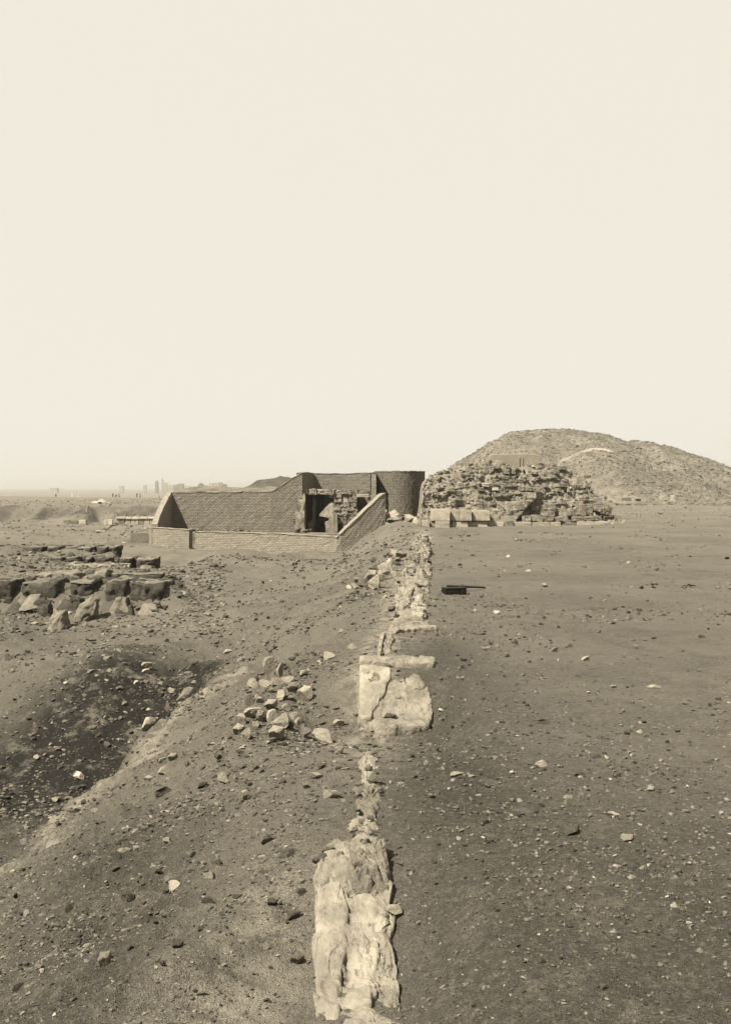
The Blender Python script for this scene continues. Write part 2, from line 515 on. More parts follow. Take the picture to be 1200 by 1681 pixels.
_rs = np.random.RandomState(5)
STONE_ME = {}
def stone_mesh(kind, i):
    key = (kind, i)
    if key not in STONE_ME:
        base = ICO3 if kind == 'fine' else ICO2
        rs = np.random.RandomState(100 + i * 13 + (500 if kind == 'fine' else 0))
        V = chip(base[0], rs, 13 if kind == 'fine' else 11, (.22, .62), .012 if kind == 'fine' else .03)
        V[:, 2] -= V[:, 2].min()
        STONE_ME[key] = np_mesh('stone_%d' % i, V, base[1])
    return STONE_ME[key]
_MATME = {}
def stone_obj(name, mat, loc, size, rot, parent=None, fine=False, i=None):
    """one loose stone; mesh data shared between stones of one shape and material"""
    i = R.randrange(10) if i is None else i
    key = (fine, i, mat.name)
    if key not in _MATME:
        me = stone_mesh('fine' if fine else 'plain', i).copy()
        me.materials.clear(); me.materials.append(mat)
        _MATME[key] = me
    return link(name, _MATME[key], None, parent, loc, rot, size)

def scatter_mesh(name, P, S, tone, rot=None, base=ICO1, protos=10, seed=3, tilt=.5):
    """many little stones as arrays: P (n,3) base centres, S (n,3) sizes"""
    rs = np.random.RandomState(seed)
    pv = [chip(base[0], rs, 6, (.3, .75), .10) for _ in range(protos)]
    pv = np.stack(pv)
    n = len(P); k = rs.randint(0, protos, n)
    V = pv[k] * S[:, None, :]
    a = rs.uniform(0, 2 * np.pi, n); ca, sa = np.cos(a), np.sin(a)
    b = rs.normal(0, .25 * tilt, n); cb, sb = np.cos(b), np.sin(b)
    y, z = V[..., 1] * cb[:, None] - V[..., 2] * sb[:, None], V[..., 1] * sb[:, None] + V[..., 2] * cb[:, None]
    x = V[..., 0]
    V = np.stack([x * ca[:, None] - y * sa[:, None], x * sa[:, None] + y * ca[:, None], z], -1) + P[:, None, :]
    nv = base[0].shape[0]
    F = base[1][None] + (np.arange(n) * nv)[:, None, None]
    return np_mesh(name, V.reshape(-1, 3), F.reshape(-1, 3), tone=np.repeat(tone, nv))

# ---------------------------------------------------------------- gravel
def tones(n, rs):
    t = np.exp(rs.normal(0, .32, n))
    u = rs.uniform(size=n)
    t[u > .93] *= 1.65
    t[u < .20] *= .36
    return np.clip(t, .18, 3.4)

def build_gravel():
    rs = np.random.RandomState(21)
    n = 140000
    th = np.radians(rs.uniform(-29, 29, n))
    r = np.exp(rs.uniform(math.log(3.2), math.log(210), n))
    x, y = r * np.sin(th), r * np.cos(th)
    ed = np.interp(y, E_Y, E_X); s = ed - x
    dens = .07 + 1.0 * np.clip(fbm(x * .55, y * .45, 4, 91) * 1.1, 0, 1) ** 1.3 + .22 * (s > .3) * (s < 5)
    near_edge = np.exp(-((s + 1.0) / 1.1) ** 2)
    dens = dens + .35 * near_edge * sstep(4, 8, y) * (1 - sstep(16, 24, y))
    dens = dens * np.where(s < -2.5, .75, 1.0) * (1 - .70 * sstep(14, 24, y) * (s < -.5))
    dens = dens + .30 * (1 - sstep(6.5, 11, y))
    dens = dens + .30 * np.exp(-((x + 4.3) / 1.8) ** 2 - ((y - 16.5) / 3) ** 2)
    keep = rs.uniform(size=n) < dens
    # keep clear of built things
    clear = ~((y > 47) & (y < 70) & (x > -14) & (x < 15)) | ((y < 49.3) & (x > 2.5))
    keep &= clear
    x, y, r, s = x[keep], y[keep], r[keep], s[keep]
    n = len(x)
    size = np.clip(r * .00120 * (1 + .45 * (1 - sstep(6, 12, y))) * np.exp(rs.normal(0, .6, n)), .004, .14)
    big = rs.uniform(size=n) < .035
    size = np.where(big, size * rs.uniform(1.6, 2.8, n), size)
    size = np.minimum(size, r * .0048)
    S = np.stack([size * rs.uniform(.8, 1.5, n), size * rs.uniform(.7, 1.1, n), size * rs.uniform(.4, .85, n)], -1)
    z = ground(x, y) + S[:, 2] * .22
    me = scatter_mesh('gravel', np.stack([x, y, z], -1), S, tones(n, rs), seed=4)
    o = link('gravel', me, M_GRAVEL)
    tag(o, 'loose grey pebbles and sherds strewn over the sandy earth', kind='stuff')
    # coarser debris on the slope and in the hollow
    rs = np.random.RandomState(22); m = 130000
    th = np.radians(rs.uniform(-27, 6, m)); r = np.exp(rs.uniform(math.log(3.3), math.log(46), m))
    x, y = r * np.sin(th), r * np.cos(th)
    s = np.interp(y, E_Y, E_X) - x
    d = np.clip(.12 + 1.2 * fbm(x * 1.1, y * 1.1, 4, 97), 0, 1) * (s > .1) * (1 - .8 * sstep(17, 24, y))
    d = d + .35 * np.exp(-((x + 4.3) / 1.8) ** 2 - ((y - 16.5) / 3) ** 2) + .5 * (x < -.14 * y) * (y > 22)
    k = rs.uniform(size=m) < d * .75
    x, y, r = x[k], y[k], r[k]; m = len(x)
    size = np.clip(r * .0021 * np.exp(rs.normal(0, .5, m)), .006, r * .0075)
    S = np.stack([size * rs.uniform(.8, 1.5, m), size * rs.uniform(.7, 1.1, m), size * rs.uniform(.4, .85, m)], -1)
    tn = tones(m, rs); tn = np.clip(tn, .3, 2.2)
    o = link('debris', scatter_mesh('debris', np.stack([x, y, ground(x, y) + S[:, 2] * .1], -1), S, tn, seed=6), M_GRAVEL)
    tag(o, 'broken stones and clods strewn over the slope left of the wall line', kind='stuff')
    print('gravel', n, m)
build_gravel()

# ---------------------------------------------------------------- spoil heap behind (a hill) and the dark heap
def hill_mesh(name, cx, cy, rx, ry, hfun, nx, ny, tone=None):
    u = np.linspace(-1, 1, nx); v = np.linspace(-1, 1, ny)
    U, W = np.meshgrid(u, v)
    X = cx + U * rx; Y = cy + W * ry
    Z = hfun(X, Y)
    V = np.stack([X, Y, Z], -1).reshape(-1, 3)
    i = np.arange(ny - 1)[:, None]; j = np.arange(nx - 1)[None]
    F = np.stack([i * nx + j, i * nx + j + 1, (i + 1) * nx + j + 1, (i + 1) * nx + j], -1).reshape(-1, 4)
    tn = tone(X, Y, Z).ravel() if tone is not None else np.ones(len(V))
    return np_mesh(name, V, F, tone=tn, smooth=True)

HILL_Y = 185.0
_ridge_px = [560, 660, 715, 745, 790, 835, 870, 905, 945, 990, 1022, 1045, 1082, 1127, 1180, 1260, 1360]
_ridge_py = [840, 815, 786, 764, 736, 713, 709, 706.5, 709, 717, 728, 724.5, 735, 750, 772, 805, 840]
def hill_height(X, Y):
    rx = 600 + X / HILL_Y * FPX
    top = EYE - (np.interp(rx, _ridge_px, _ridge_py) - 800) * HILL_Y / FPX
    top = np.maximum(top, -2)
    d = Y - HILL_Y
    fall = np.where(d < 0, np.clip(1 + d / 46.0, -.3, 1), np.clip(1 - d / 55.0, -.3, 1))
    prof = np.where(fall > 0, np.sin(np.clip(fall, 0, 1) * np.pi / 2) ** np.where(d < 0, 1.45, 1.0), fall)
    z = -1.0 + (top + 1.0) * prof
    # nearer lobe with the footpath on its crest
    yl = HILL_Y - 30
    px = 600 + X / yl * FPX
    tl = EYE - (np.interp(px, [860, 915, 940, 968, 1000, 1040, 1095, 1160, 1240], [800, 753, 741, 733.5, 741, 763, 778, 802, 830]) - 800) * yl / FPX
    dl = Y - yl
    fl = np.where(dl < 0, 1 + dl / 26, 1 - dl / 40)
    zl = -1.0 + (np.maximum(tl, -2) + 1.0) * np.where(fl > 0, np.sin(np.clip(fl, 0, 1) * np.pi / 2), fl)
    z = np.maximum(z, zl)
    gul = np.abs(fbm(X * .22, Y * .05, 3, 81))
    z = z + .18 * fbm(X * .5, Y * .5, 3, 77) + .35 * fbm(X * .12, Y * .12, 3, 79) - .7 * np.clip(.30 - gul, 0, 1) * np.clip(z / 5, 0, 1)
    return z
def hill_tone(X, Y, Z):
    yl = HILL_Y - 30
    px = 600 + X / yl * FPX
    on = np.exp(-((Y - yl + 2.4) / 1.5) ** 2) * sstep(905, 920, px) * (1 - sstep(1085, 1105, px))
    t = 1.0 + 1.7 * on * (.6 + .4 * vnoise(X * .6, Y * .6, 9))
    return t * (1 + .18 * fbm(X * .3, Y * .3, 3, 83))
hx = (905 - 600) / FPX * HILL_Y
me = hill_mesh('spoil_heap_hill', hx, HILL_Y, 62, 56, hill_height, 330, 260, hill_tone)
tag(link('spoil_heap_hill', me, M_HEAP), kind='structure')

rs = np.random.RandomState(8)
n = 40000
X = rs.uniform(hx - 58, hx + 58, n); Y = rs.uniform(HILL_Y - 54, HILL_Y + 8, n)
Z = hill_height(X, Y)
k = (Z > gz(30, 150) + .1) & (X > 6) & (hill_tone(X, Y, Z) < 1.35)
X, Y, Z = X[k], Y[k], Z[k]; n = len(X)
s = np.clip(.14 * np.exp(rs.normal(0, .5, n)), .06, .6)
S = np.stack([s * rs.uniform(.8, 1.5, n), s * rs.uniform(.7, 1.2, n), s * rs.uniform(.5, .9, n)], -1)
me = scatter_mesh('heap_rubble', np.stack([X, Y, Z + .02], -1), S, np.clip(tones(n, rs), .45, 1.8), seed=9)
tag(link('heap_rubble', me, M_HEAPST), 'countless small stones covering the great spoil heap', kind='stuff')

def dark_heap(X, Y):
    yl = 160.0
    px = 600 + X / yl * FPX
    top = EYE - (np.interp(px, [330, 360, 400, 410, 420, 432, 445, 460, 474, 500, 540], [812, 801.5, 802, 797, 790, 788, 786, 783, 784, 792, 812]) - 800) * yl / FPX
    d = Y - yl
    f = np.where(d < 0, 1 + d / 9, 1 - d / 16)
    z = -1.2 + (np.maximum(top, -1.5) + 1.2) * np.where(f > 0, np.sin(np.clip(f, 0, 1) * np.pi / 2), f)
    # a scooped hollow in its flank
    cx = (424 - 600) / FPX * yl
    z = z - 1.6 * np.exp(-((X - cx) / .9) ** 2 - ((Y - yl + 4.6) / 1.6) ** 2)
    return z + .12 * fbm(X * .6, Y * .6, 3, 15)
me = hill_mesh('dark_spoil_hill', (435 - 600) / FPX * 160, 162, 13, 18, dark_heap, 130, 130, lambda X, Y, Z: .55 + 0 * X)
tag(link('dark_spoil_hill', me, M_HEAP), kind='structure')

# ---------------------------------------------------------------- brick walls of the enclosure
def wall_mesh(name, pts, thick, step=.22, jit=.006, seed=1, close_ends=True):
    """pts: (x, y, zbot, ztop) along the wall's near face; thickness goes to its far side"""
    P = np.array(pts, dtype=float)
    seg = np.hypot(np.diff(P[:, 0]), np.diff(P[:, 1])); L = np.concatenate([[0], np.cumsum(seg)])
    n = max(2, int(L[-1] / step) + 1)
    t = np.unique(np.concatenate([np.linspace(0, L[-1], n), L]))
    C = np.stack([np.interp(t, L, P[:, k]) for k in range(4)], -1)
    tang = np.gradient(C[:, :2], axis=0); tang /= np.linalg.norm(tang, axis=1)[:, None] + 1e-9
    nor = np.stack([-tang[:, 1], tang[:, 0]], -1)          # to the far side for walls running +x
    m = max(2, int(np.max(C[:, 3] - C[:, 2]) / step) + 1)
    rs = np.random.RandomState(seed)
    bm = bmesh.new(); uvl = bm.loops.layers.uv.new('UVMap')
    ring = []                                             # vertices round the section: up the front, down the back
    uvs = {}
    for i, c in enumerate(C):
        col = []
        topj = rs.normal(0, jit * .9)
        for side in (0, 1):
            ks = range(m + 1) if side == 0 else range(m, -1, -1)
            for k in ks:
                z = c[2] + (c[3] - c[2]) * k / m + (topj if k == m else 0)
                off = thick * side
                x = c[0] + nor[i, 0] * off + rs.normal(0, jit); y = c[1] + nor[i, 1] * off + rs.normal(0, jit)
                v = bm.verts.new((x, y, z))
                uvs[v] = (t[i] + .13 * side, z)
                col.append(v)
        ring.append(col)
    K = len(ring[0])
    def face(vs, uvover=None):
        f = bm.faces.new(vs)
        for lp in f.loops:
            lp[uvl].uv = uvover[lp.vert] if uvover else uvs[lp.vert]
        return f
    for i in range(len(ring) - 1):
        for k in range(K - 1):
            vs = [ring[i][k], ring[i + 1][k], ring[i + 1][k + 1], ring[i][k + 1]]
            if k == m:   # top
                face(vs, {vs[0]: (t[i], 0), vs[1]: (t[i + 1], 0), vs[2]: (t[i + 1], thick), vs[3]: (t[i], thick)})
            else:
                face(vs)
    for e, i in ((0, 0), (1, len(ring) - 1)):
        col = ring[i]
        for k in range(m):
            a, b, c_, d = col[k], col[k + 1], col[K - 2 - k], col[K - 1 - k]
            vs = [a, b, c_, d] if e == 0 else [d, c_, b, a]
            face(vs, {a: (0, a.co.z), b: (0, b.co.z), c_: (thick, c_.co.z), d: (thick, d.co.z)})
    bm.normal_update()
    bmesh.ops.recalc_face_normals(bm, faces=bm.faces)
    me = bpy.data.meshes.new(name); bm.to_mesh(me); bm.free()
    return me

def coping_mesh(name, pts, thick, h=.05, over=.025, step=.35, seed=2):
    q = []
    P = np.array(pts, dtype=float)
    d = np.gradient(P[:, :2], axis=0); d /= np.linalg.norm(d, axis=1)[:, None] + 1e-9
    nor = np.stack([-d[:, 1], d[:, 0]], -1)
    for p, nn in zip(P, nor):
        q.append((p[0] - nn[0] * over, p[1] - nn[1] * over, p[3] + .004, p[3] + h))
    return wall_mesh(name, q, thick + 2 * over, step, .010, seed)

def brick_wall(name, label, pts, thick, mat, cope=.05, seed=1, cope_mat=None):
    c = Vector((sum(p[0] for p in pts) / len(pts), sum(p[1] for p in pts) / len(pts), min(p[2] for p in pts)))
    e = empty(name, c, label, 'brick wall')
    loc = [(p[0] - c.x, p[1] - c.y, p[2] - c.z, p[3] - c.z) for p in pts]
    link('brickwork', wall_mesh('brickwork', loc, thick, seed=seed), mat, e)
    if cope:
        link('coping', coping_mesh('coping', loc, thick, cope, seed=seed + 50), cope_mat or M_COPE, e)
    return e

def wp(px, pt, pb, Y):      # photo column, top row, bottom row, distance
    return ((px - 600) * Y / FPX, Y, EYE - (pb - 800) * Y / FPX, EYE - (pt - 800) * Y / FPX)

# low front wall, two runs either side of the doorway gap; the second climbs as a ramp
brick_wall('brick_wall', 'short curved low brick wall left of the doorway gap',
           [wp(245, 866, 925, 54.0), wp(258, 867, 925, 53.2), wp(275, 868.2, 925, 52.8), wp(295, 869.4, 925, 52.5), wp(310.5, 870.5, 925, 52.3)], .38, M_BRICK_NEW, .04, 3)
brick_wall('brick_wall', 'long low brick wall whose top climbs as a ramp towards the round wall',
           [wp(320.5, 873.5, 925, 52.1), wp(380, 875, 925, 51.2), wp(460, 877, 925, 50.0), wp(520, 880.5, 925, 49.0), wp(553, 882.5, 925, 48.4),
            wp(560, 876, 920, 48.4), wp(590, 848, 910, 48.7), wp(612, 827, 900, 49.0), wp(627, 813, 890, 49.2), wp(633, 811.5, 890, 49.3)], .40, M_BRICK_NEW, .05, 4)
# tall wall behind
brick_wall('brick_wall', 'tall weathered brick wall with a level top rising at its end beside the ruined chapel',
           [wp(276, 809, 905, 57.6), wp(340, 808.5, 905, 57.4), wp(400, 808, 905, 57.2), wp(446, 807.5, 905, 57.0), wp(452, 804.5, 905, 57.0), wp(480, 786, 905, 57.0), wp(496.5, 777, 905, 57.0)], .45, M_BRICK, .06, 5)
# wing wall sloping down towards the viewer
def wing():
    yb, yf = 57.55, 53.6
    pts = []
    for k in range(9):
        t = k / 8.0
        y = yf + (yb - yf) * t
        px = 249 + (273 - 249) * t
        py = 862 - (862 - 810) * (t ** .80)
        pts.append(wp(px, py, 925, y))
    brick_wall('brick_wall', 'sloping end wall with pale coping curving down to the low front wall', pts, -.34, M_BRICK_NEW, .06, 6, M_COPE)
wing()
# court behind the chapel
brick_wall('brick_wall', 'shaded brick return wall running back from the tall wall into the court',
           [wp(498.2, 777, 905, 57.46), (-3.45, 58.6, -2, 2.85), (-3.18, 61.0, -2, 2.83)], .4, M_BRICK, .05, 7)
brick_wall('brick_wall', 'upper brick wall closing the court above the ruined chapel',
           [(-3.62, 61.1, -2, 2.83), wp(560, 778.5, 905, 61.0), wp(608, 777, 905, 60.6)], .4, M_BRICK, .05, 8)
brick_wall('brick_wall', 'narrow pale brick pier standing beside the round wall',
           [wp(610.5, 776.5, 895, 55.4), wp(617.5, 776.5, 895, 55.4)], 5.5, M_BRICK_NEW, .05, 9)
def round_wall():
    cx, cy = at(655, 0, 58.2).x, 58.2
    pts = [(at(614, 0, 58.4).x, 58.4, -1.2, EYE + 25.0 * 57 / FPX)]
    for k in range(19):
        a = math.radians(-142 + k * (142 + 12) / 18)
        pts.append((cx + math.cos(a) * 1.50, cy + math.sin(a) * 2.4, -1.2, EYE + 25.2 * 57 / FPX))
    brick_wall('brick_wall', 'tall rounded brick wall turning away beside the stone ruin', pts, .4, M_BRICK_DK, .05, 10)
round_wall()

# ---------------------------------------------------------------- rough blocks
def rough_mesh(name, sx, sy, sz, seed, n=5, amp=.06, freq=3.2, round_=.05, flat=False):
    """an uneven dressed block, its base at z = 0"""
    bm = bmesh.new()
    bmesh.ops.create_cube(bm, size=1.0)
    bmesh.ops.subdivide_edges(bm, edges=bm.edges, cuts=n, use_grid_fill=True)
    off = Vector((seed * 3.7, seed * 1.9, seed * 5.3))
    m = min(sx, sy, sz)
    for v in bm.verts:
        c = v.co.copy()
        q = Vector((c.x * 2, c.y * 2, c.z * 2))
        edge = sorted((abs(q.x), abs(q.y), abs(q.z)))
        p = Vector((c.x * sx, c.y * sy, c.z * sz))
        shrink = round_ * m * max(0, edge[1] - .6) / .4 * .5
        d = p.normalized() if p.length > 0 else p
        nn = mnoise.noise_vector(p * (freq / max(m, .05)) * .35 + off) * amp * m
        nn += mnoise.noise_vector(p * (freq / max(m, .05)) + off) * amp * .5 * m
        v.co = p - d * shrink + nn
    zmin = min(v.co.z for v in bm.verts)
    for v in bm.verts: v.co.z -= zmin
    if not flat:
        for f in bm.faces: f.smooth = False
    me = bpy.data.meshes.new(name); bm.to_mesh(me); bm.free()
    return me

_BLK = {}
def block(name, mat, loc, size, rotz=0, parent=None, amp=.07, seed=None, n=3, tilt=(0, 0)):
    """block from a small set of unit shapes stretched to size"""
    k = (R.randrange(8) if seed is None else seed, mat.name, n, amp)
    if k not in _BLK:
        me = rough_mesh('block', 1, 1, 1, 11 + k[0] * 3, n, amp)
        me.materials.append(mat); _BLK[k] = me
    return link(name, _BLK[k], None, parent, loc, (tilt[0], tilt[1], rotz), size)

# ---------------------------------------------------------------- stone ruin (the stepped tomb)
def ruin():
    e = empty('stone_ruin', at(860, 862, 53), 'crumbling stepped stone tomb with pale casing blocks along its foot', 'ruin')
    base = e.location.copy()
    upx = np.array([690, 700, 712, 735, 757, 790, 806, 840, 856, 868, 882, 903, 940, 972, 984, 990, 1000, 1018, 1030, 1036])
    upy = np.array([858, 792, 780, 772, 765, 757, 752.5, 757, 766, 772, 763, 758, 766, 777, 796, 820, 838, 848, 858, 866])
    def yfoot(px): return np.interp(px, [690, 1030], [50.3, 53.8])
    nu, nw = 300, 130
    pxs = np.linspace(688, 1038, nu)
    V = np.zeros((nu, nw + 30, 3))
    rs = np.random.RandomState(2)
    rows = nw + 30
    for a, px in enumerate(pxs):
        yf = float(yfoot(px))
        X0 = (px - 600) * yf / FPX
        zt = EYE - (np.interp(px, upx, upy) - 800) * (yf + 2.6) / FPX
        zt = max(zt, .02)
        ws = np.linspace(0, 1, nw)
        z = -.25 + (zt + .25) * ws
        H = np.clip(z / 3.6, 0, 1)
        y = yf + .25 + 2.7 * H ** 1.25 + .12 * ws
        # courses of blocks, each block a little in or out
        cz = z * 2.3 + .25 * vnoise(np.full(nw, X0 * .4), z * .3, 4)
        ci = np.floor(cz)
        bi = np.floor(X0 * 1.25 + .6 * _hash(ci, ci * 0, 3) + .3)
        y = y + .17 * (_hash(bi + 0 * ci, ci, 41) - .5) * sstep(.5, .9, z) * (1 - .6 * sstep(1.9, 2.8, z))
        fr = cz - ci
        y = y - .16 * (fr - .5) * sstep(.6, .9, z)
        # the part to the right lies further back along a slanting break
        brk = np.interp(z, [0, .3, 1.5, 2.6], [848, 852, 888, 872])
        y = y + .6 * sstep(-2, 3, px - brk)
        # broken face
        y = y - .15 * fbm(np.full(nw, X0 * .9), z * 1.3, 3, 12) * sstep(.1, .9, z)
        y = y - .035 * fbm(np.full(nw, X0 * 4.1), z * 5.2, 3, 14)
        y = y + .13 * sstep(.42, .55, fbm(np.full(nw, X0 * 1.7), z * 2.2, 2, 18))
        V[a, :nw, 0] = X0 + .04 * vnoise(np.full(nw, X0 * 2), z * 3, 22)
        V[a, :nw, 1] = y
        V[a, :nw, 2] = z + .03 * vnoise(np.full(nw, X0 * 3), z * 4, 24)
        yt = y[-1]
        for b in range(30):
            t = (b + 1) / 30
            V[a, nw + b] = (X0 + .1 * vnoise(X0 * 2, t * 4, 3), yt + t * 6.5, zt * (1 - t ** 2.2) - .25 * t + .12 * float(vnoise(X0 * 1.3, t * 5, 28)) * (1 - t) * min(1, zt))
    V -= np.array(base)
    i = np.arange(nu - 1)[:, None]; j = np.arange(rows - 1)[None]
    F = np.stack([i * rows + j, (i + 1) * rows + j, (i + 1) * rows + j + 1, i * rows + j + 1], -1).reshape(-1, 4)
    link('core', np_mesh('core', V.reshape(-1, 3), F, smooth=True), M_MOUND, e)
    def surf(px, f):
        a = int(np.clip((px - 688) / 350 * (nu - 1), 0, nu - 1)); b = int(np.clip(f * (nw - 1), 0, nw - 1))
        return V[a, b]
    # dressed blocks along the foot: (px0, px1, py_top, py_bot, proud, material)
    cas = [(693, 705, 854, 869, .10, M_CASING), (706.5, 739, 836, 854.5, .16, M_CASING), (740, 754, 836.5, 854.5, .12, M_CASING), (754.7, 774, 837, 854, .34, M_CASING),
           (775, 804, 837.5, 854.3, .36, M_CASING), (714, 738, 855.5, 868, .20, M_CASING), (742, 768, 856, 866, .16, M_CASING), (768.6, 800, 856, 866, .18, M_CASING), (800.6, 826, 857, 866, .14, M_CASING),
           (828, 842, 855, 866, .05, M_RUBBLE), (843, 872, 857, 866, .14, M_CASING), (872.6, 902, 857.3, 866, .12, M_CASING), (903, 920, 857, 866, .10, M_CASING),
           (922, 946, 858, 865.5, .02, M_RUBBLE), (947, 974, 856.3, 864, .14, M_CASING), (975, 999, 856, 863.5, .14, M_CASING)]
    for k, (a, b, t, u, pr, m) in enumerate(cas):
        px = (a + b) / 2; Y = float(yfoot(px)) - pr + .32
        p0, p1 = at(a, u, Y), at(b, t, Y)
        w, h = p1.x - p0.x, p1.z - p0.z
        block('casing_block', m, Vector((px * 0 + (p0.x + p1.x) / 2, Y + .25, p0.z - .03)) - base, (w, .6, h + .03), 0, e, .035, n=4)
    # rough courses above the foot on the right-hand half
    for row, (py0, py1, a, b) in enumerate([(846, 856.5, 858, 1002), (838, 847, 868, 996), (829, 838, 872, 990), (820, 829, 905, 985)]):
        px = a
        while px < b:
            w = R.uniform(7, 20)
            if R.random() < .78:
                Y = float(yfoot(px)) + .42 + row * .40 + R.uniform(-.14, .14)
                p0, p1 = at(px, py1 + R.uniform(-1, 1), Y), at(px + w, py0 + R.uniform(-2, 3.5), Y)
                block('course_stone', M_RUBBLE if R.random() < .7 else M_MID, Vector(((p0.x + p1.x) / 2, Y + .3, p0.z)) - base, (p1.x - p0.x, .6, p1.z - p0.z), R.uniform(-.10, .10), e, .12, tilt=(R.uniform(-.06, .06), R.uniform(-.06, .06)))
            px += w + R.uniform(.5, 2.5)
    # small upright stones at the far corner
    for px in (1003, 1008, 1013, 1018, 1023, 1027):
        Y = 53.6; h = R.uniform(6, 11)
        p0, p1 = at(px - 2.2, 864, Y), at(px + 2.0, 864 - h, Y)
        block('corner_stone', M_PALE, Vector((p0.x, Y, p0.z)) - base, (p1.x - p0.x, .3, p1.z - p0.z), R.uniform(-.3, .3), e, .14, tilt=(0, R.uniform(-.2, .2)))
    for k in range(9):
        px = R.uniform(985, 1018)
        p = at(px, np.interp(px, [985, 1018], [832, 850]) + R.uniform(0, 10), 53.7)
        block('corner_stone', M_RUBBLE, p - base, (R.uniform(.2, .45), .35, R.uniform(.15, .32)), R.uniform(-.4, .4), e, .14)
    # worn courses showing in the broken face
    def face_y(px, z):
        c = V[int(np.clip((px - 688) / 350 * (nu - 1), 0, nu - 1)), :nw]
        return float(np.interp(z + base.z * 0, c[:, 2], c[:, 1])), float(c[-1, 2])
    zr = 1.02 - base.z
    while zr < 3.6 - base.z:
        hrow = R.uniform(.17, .27)
        px = 702 + R.uniform(0, 8)
        while px < 985:
            w = R.uniform(6, 14) if R.random() < .5 else R.uniform(3.5, 7)
            y_, zt_ = face_y(px + w / 2, zr)
            if zr + hrow < zt_ + .05 and R.random() < (.20 if px < 850 else (.25 if zr > 1.75 - base.z else 0)):
                Yw = y_ + base.y
                ww = w * Yw / FPX
                block('course_stone', (M_RUBBLE, M_RUBBLE, M_MID, M_PALE)[R.randrange(4)], Vector(((px + w / 2 - 600) * Yw / FPX - base.x, y_ + .22 - R.uniform(.02, .13), zr + R.uniform(-.03, .03))), (ww, .5, hrow * R.uniform(.75, 1.0)), R.uniform(-.10, .10), e, .10, tilt=(R.uniform(-.08, .08), R.uniform(-.07, .07)))
            px += w + R.uniform(.3, 5)
        zr += hrow * 1.08
    for k in range(60):
        px = R.uniform(700, 985); f = R.uniform(.45, .99)
        p = surf(px, f)
        s = R.uniform(.08, .18)
        stone_obj('face_stone', (M_RUBBLE, M_MID, M_MID, M_PALE)[R.randrange(4)], Vector(p) + Vector((0, -.02, -s * .3)), (s * R.uniform(1.0, 1.8), s * 1.2, s * R.uniform(.6, 1.0)), (R.uniform(-.3, .3), R.uniform(-.3, .3), R.uniform(-.6, .6)), e)
    # rubble too small to pick apart
    rs = np.random.RandomState(6); n = 3000
    a = rs.randint(3, nu - 8, n); b = (np.sqrt(rs.uniform(.02, 1, n)) * (nw + 8)).astype(int)
    P = V[a, np.clip(b, 12, rows - 1)]
    s_ = np.clip(.052 * np.exp(rs.normal(0, .5, n)), .025, .18)
    S = np.stack([s_ * rs.uniform(1, 1.5, n), s_ * rs.uniform(.8, 1.2, n), s_ * rs.uniform(.6, 1.0, n)], -1)
    o = link('rubble', scatter_mesh('rubble', P, S, tones(n, rs) * 1.05, seed=12), M_HEAPST, e)
    o['kind'] = 'stuff'
ruin()

def top_sheet():
    """the smooth pale wall with two stakes above the ruin"""
    Y = 57.2
    e = empty('plaster_wall', at(845, 764, Y), 'smooth pale rounded plaster wall standing on top of the stone ruin', 'wall')
    b = e.location
    bm = bmesh.new()
    prof = [(803, 749), (806, 745.5), (830, 745), (860, 744.5), (880, 745), (886, 748), (888, 752), (888, 785), (803, 785)]
    fr = [bm.verts.new(at(x, y, Y) - b) for x, y in prof]
    bk = [bm.verts.new(at(x, y, Y) - b + Vector((0, .5, 0))) for x, y in prof]
    bm.faces.new(fr); bm.faces.new(bk[::-1])
    for i in range(len(prof)):
        j = (i + 1) % len(prof); bm.faces.new([fr[i], bk[i], bk[j], fr[j]])
    bmesh.ops.recalc_face_normals(bm, faces=bm.faces)
    me = bpy.data.meshes.new('panel'); bm.to_mesh(me); bm.free()
    o = link('panel', me, M_SHEET, e)
    bv = o.modifiers.new('soft edge', 'BEVEL'); bv.width = .05; bv.segments = 2
    for k, px in enumerate((853.5, 859)):
        p = at(px, 770, 56.3); q = at(px, 752, 56.3)
        me = tube_mesh('stake', [p - p, q - p], [.028, .022])
        o = link('wooden_stake', me, M_ROD, None, p)
        tag(o, ('thin dark stake in front of the smooth plaster wall, nearer the ruin\'s middle', 'thin dark stake in front of the smooth plaster wall, nearer the hill path')[k], 'stake', 'pair of stakes on the ruin')

def tube_mesh(name, pts, rad, n=8):
    bm = bmesh.new(); rings = []
    pts = [Vector(p) for p in pts]
    for i, p in enumerate(pts):
        d = (pts[min(i + 1, len(pts) - 1)] - pts[max(i - 1, 0)]).normalized()
        a = d.orthogonal().normalized(); c = d.cross(a)
        rings.append([bm.verts.new(p + (a * math.cos(2 * math.pi * k / n) + c * math.sin(2 * math.pi * k / n)) * rad[i]) for k in range(n)])
    for i in range(len(rings) - 1):
        for k in range(n):
            bm.faces.new([rings[i][k], rings[i][(k + 1) % n], rings[i + 1][(k + 1) % n], rings[i + 1][k]])
    bm.faces.new(rings[0][::-1]); bm.faces.new(rings[-1])
    bmesh.ops.recalc_face_normals(bm, faces=bm.faces)
    me = bpy.data.meshes.new(name); bm.to_mesh(me); bm.free()
    return me
top_sheet()

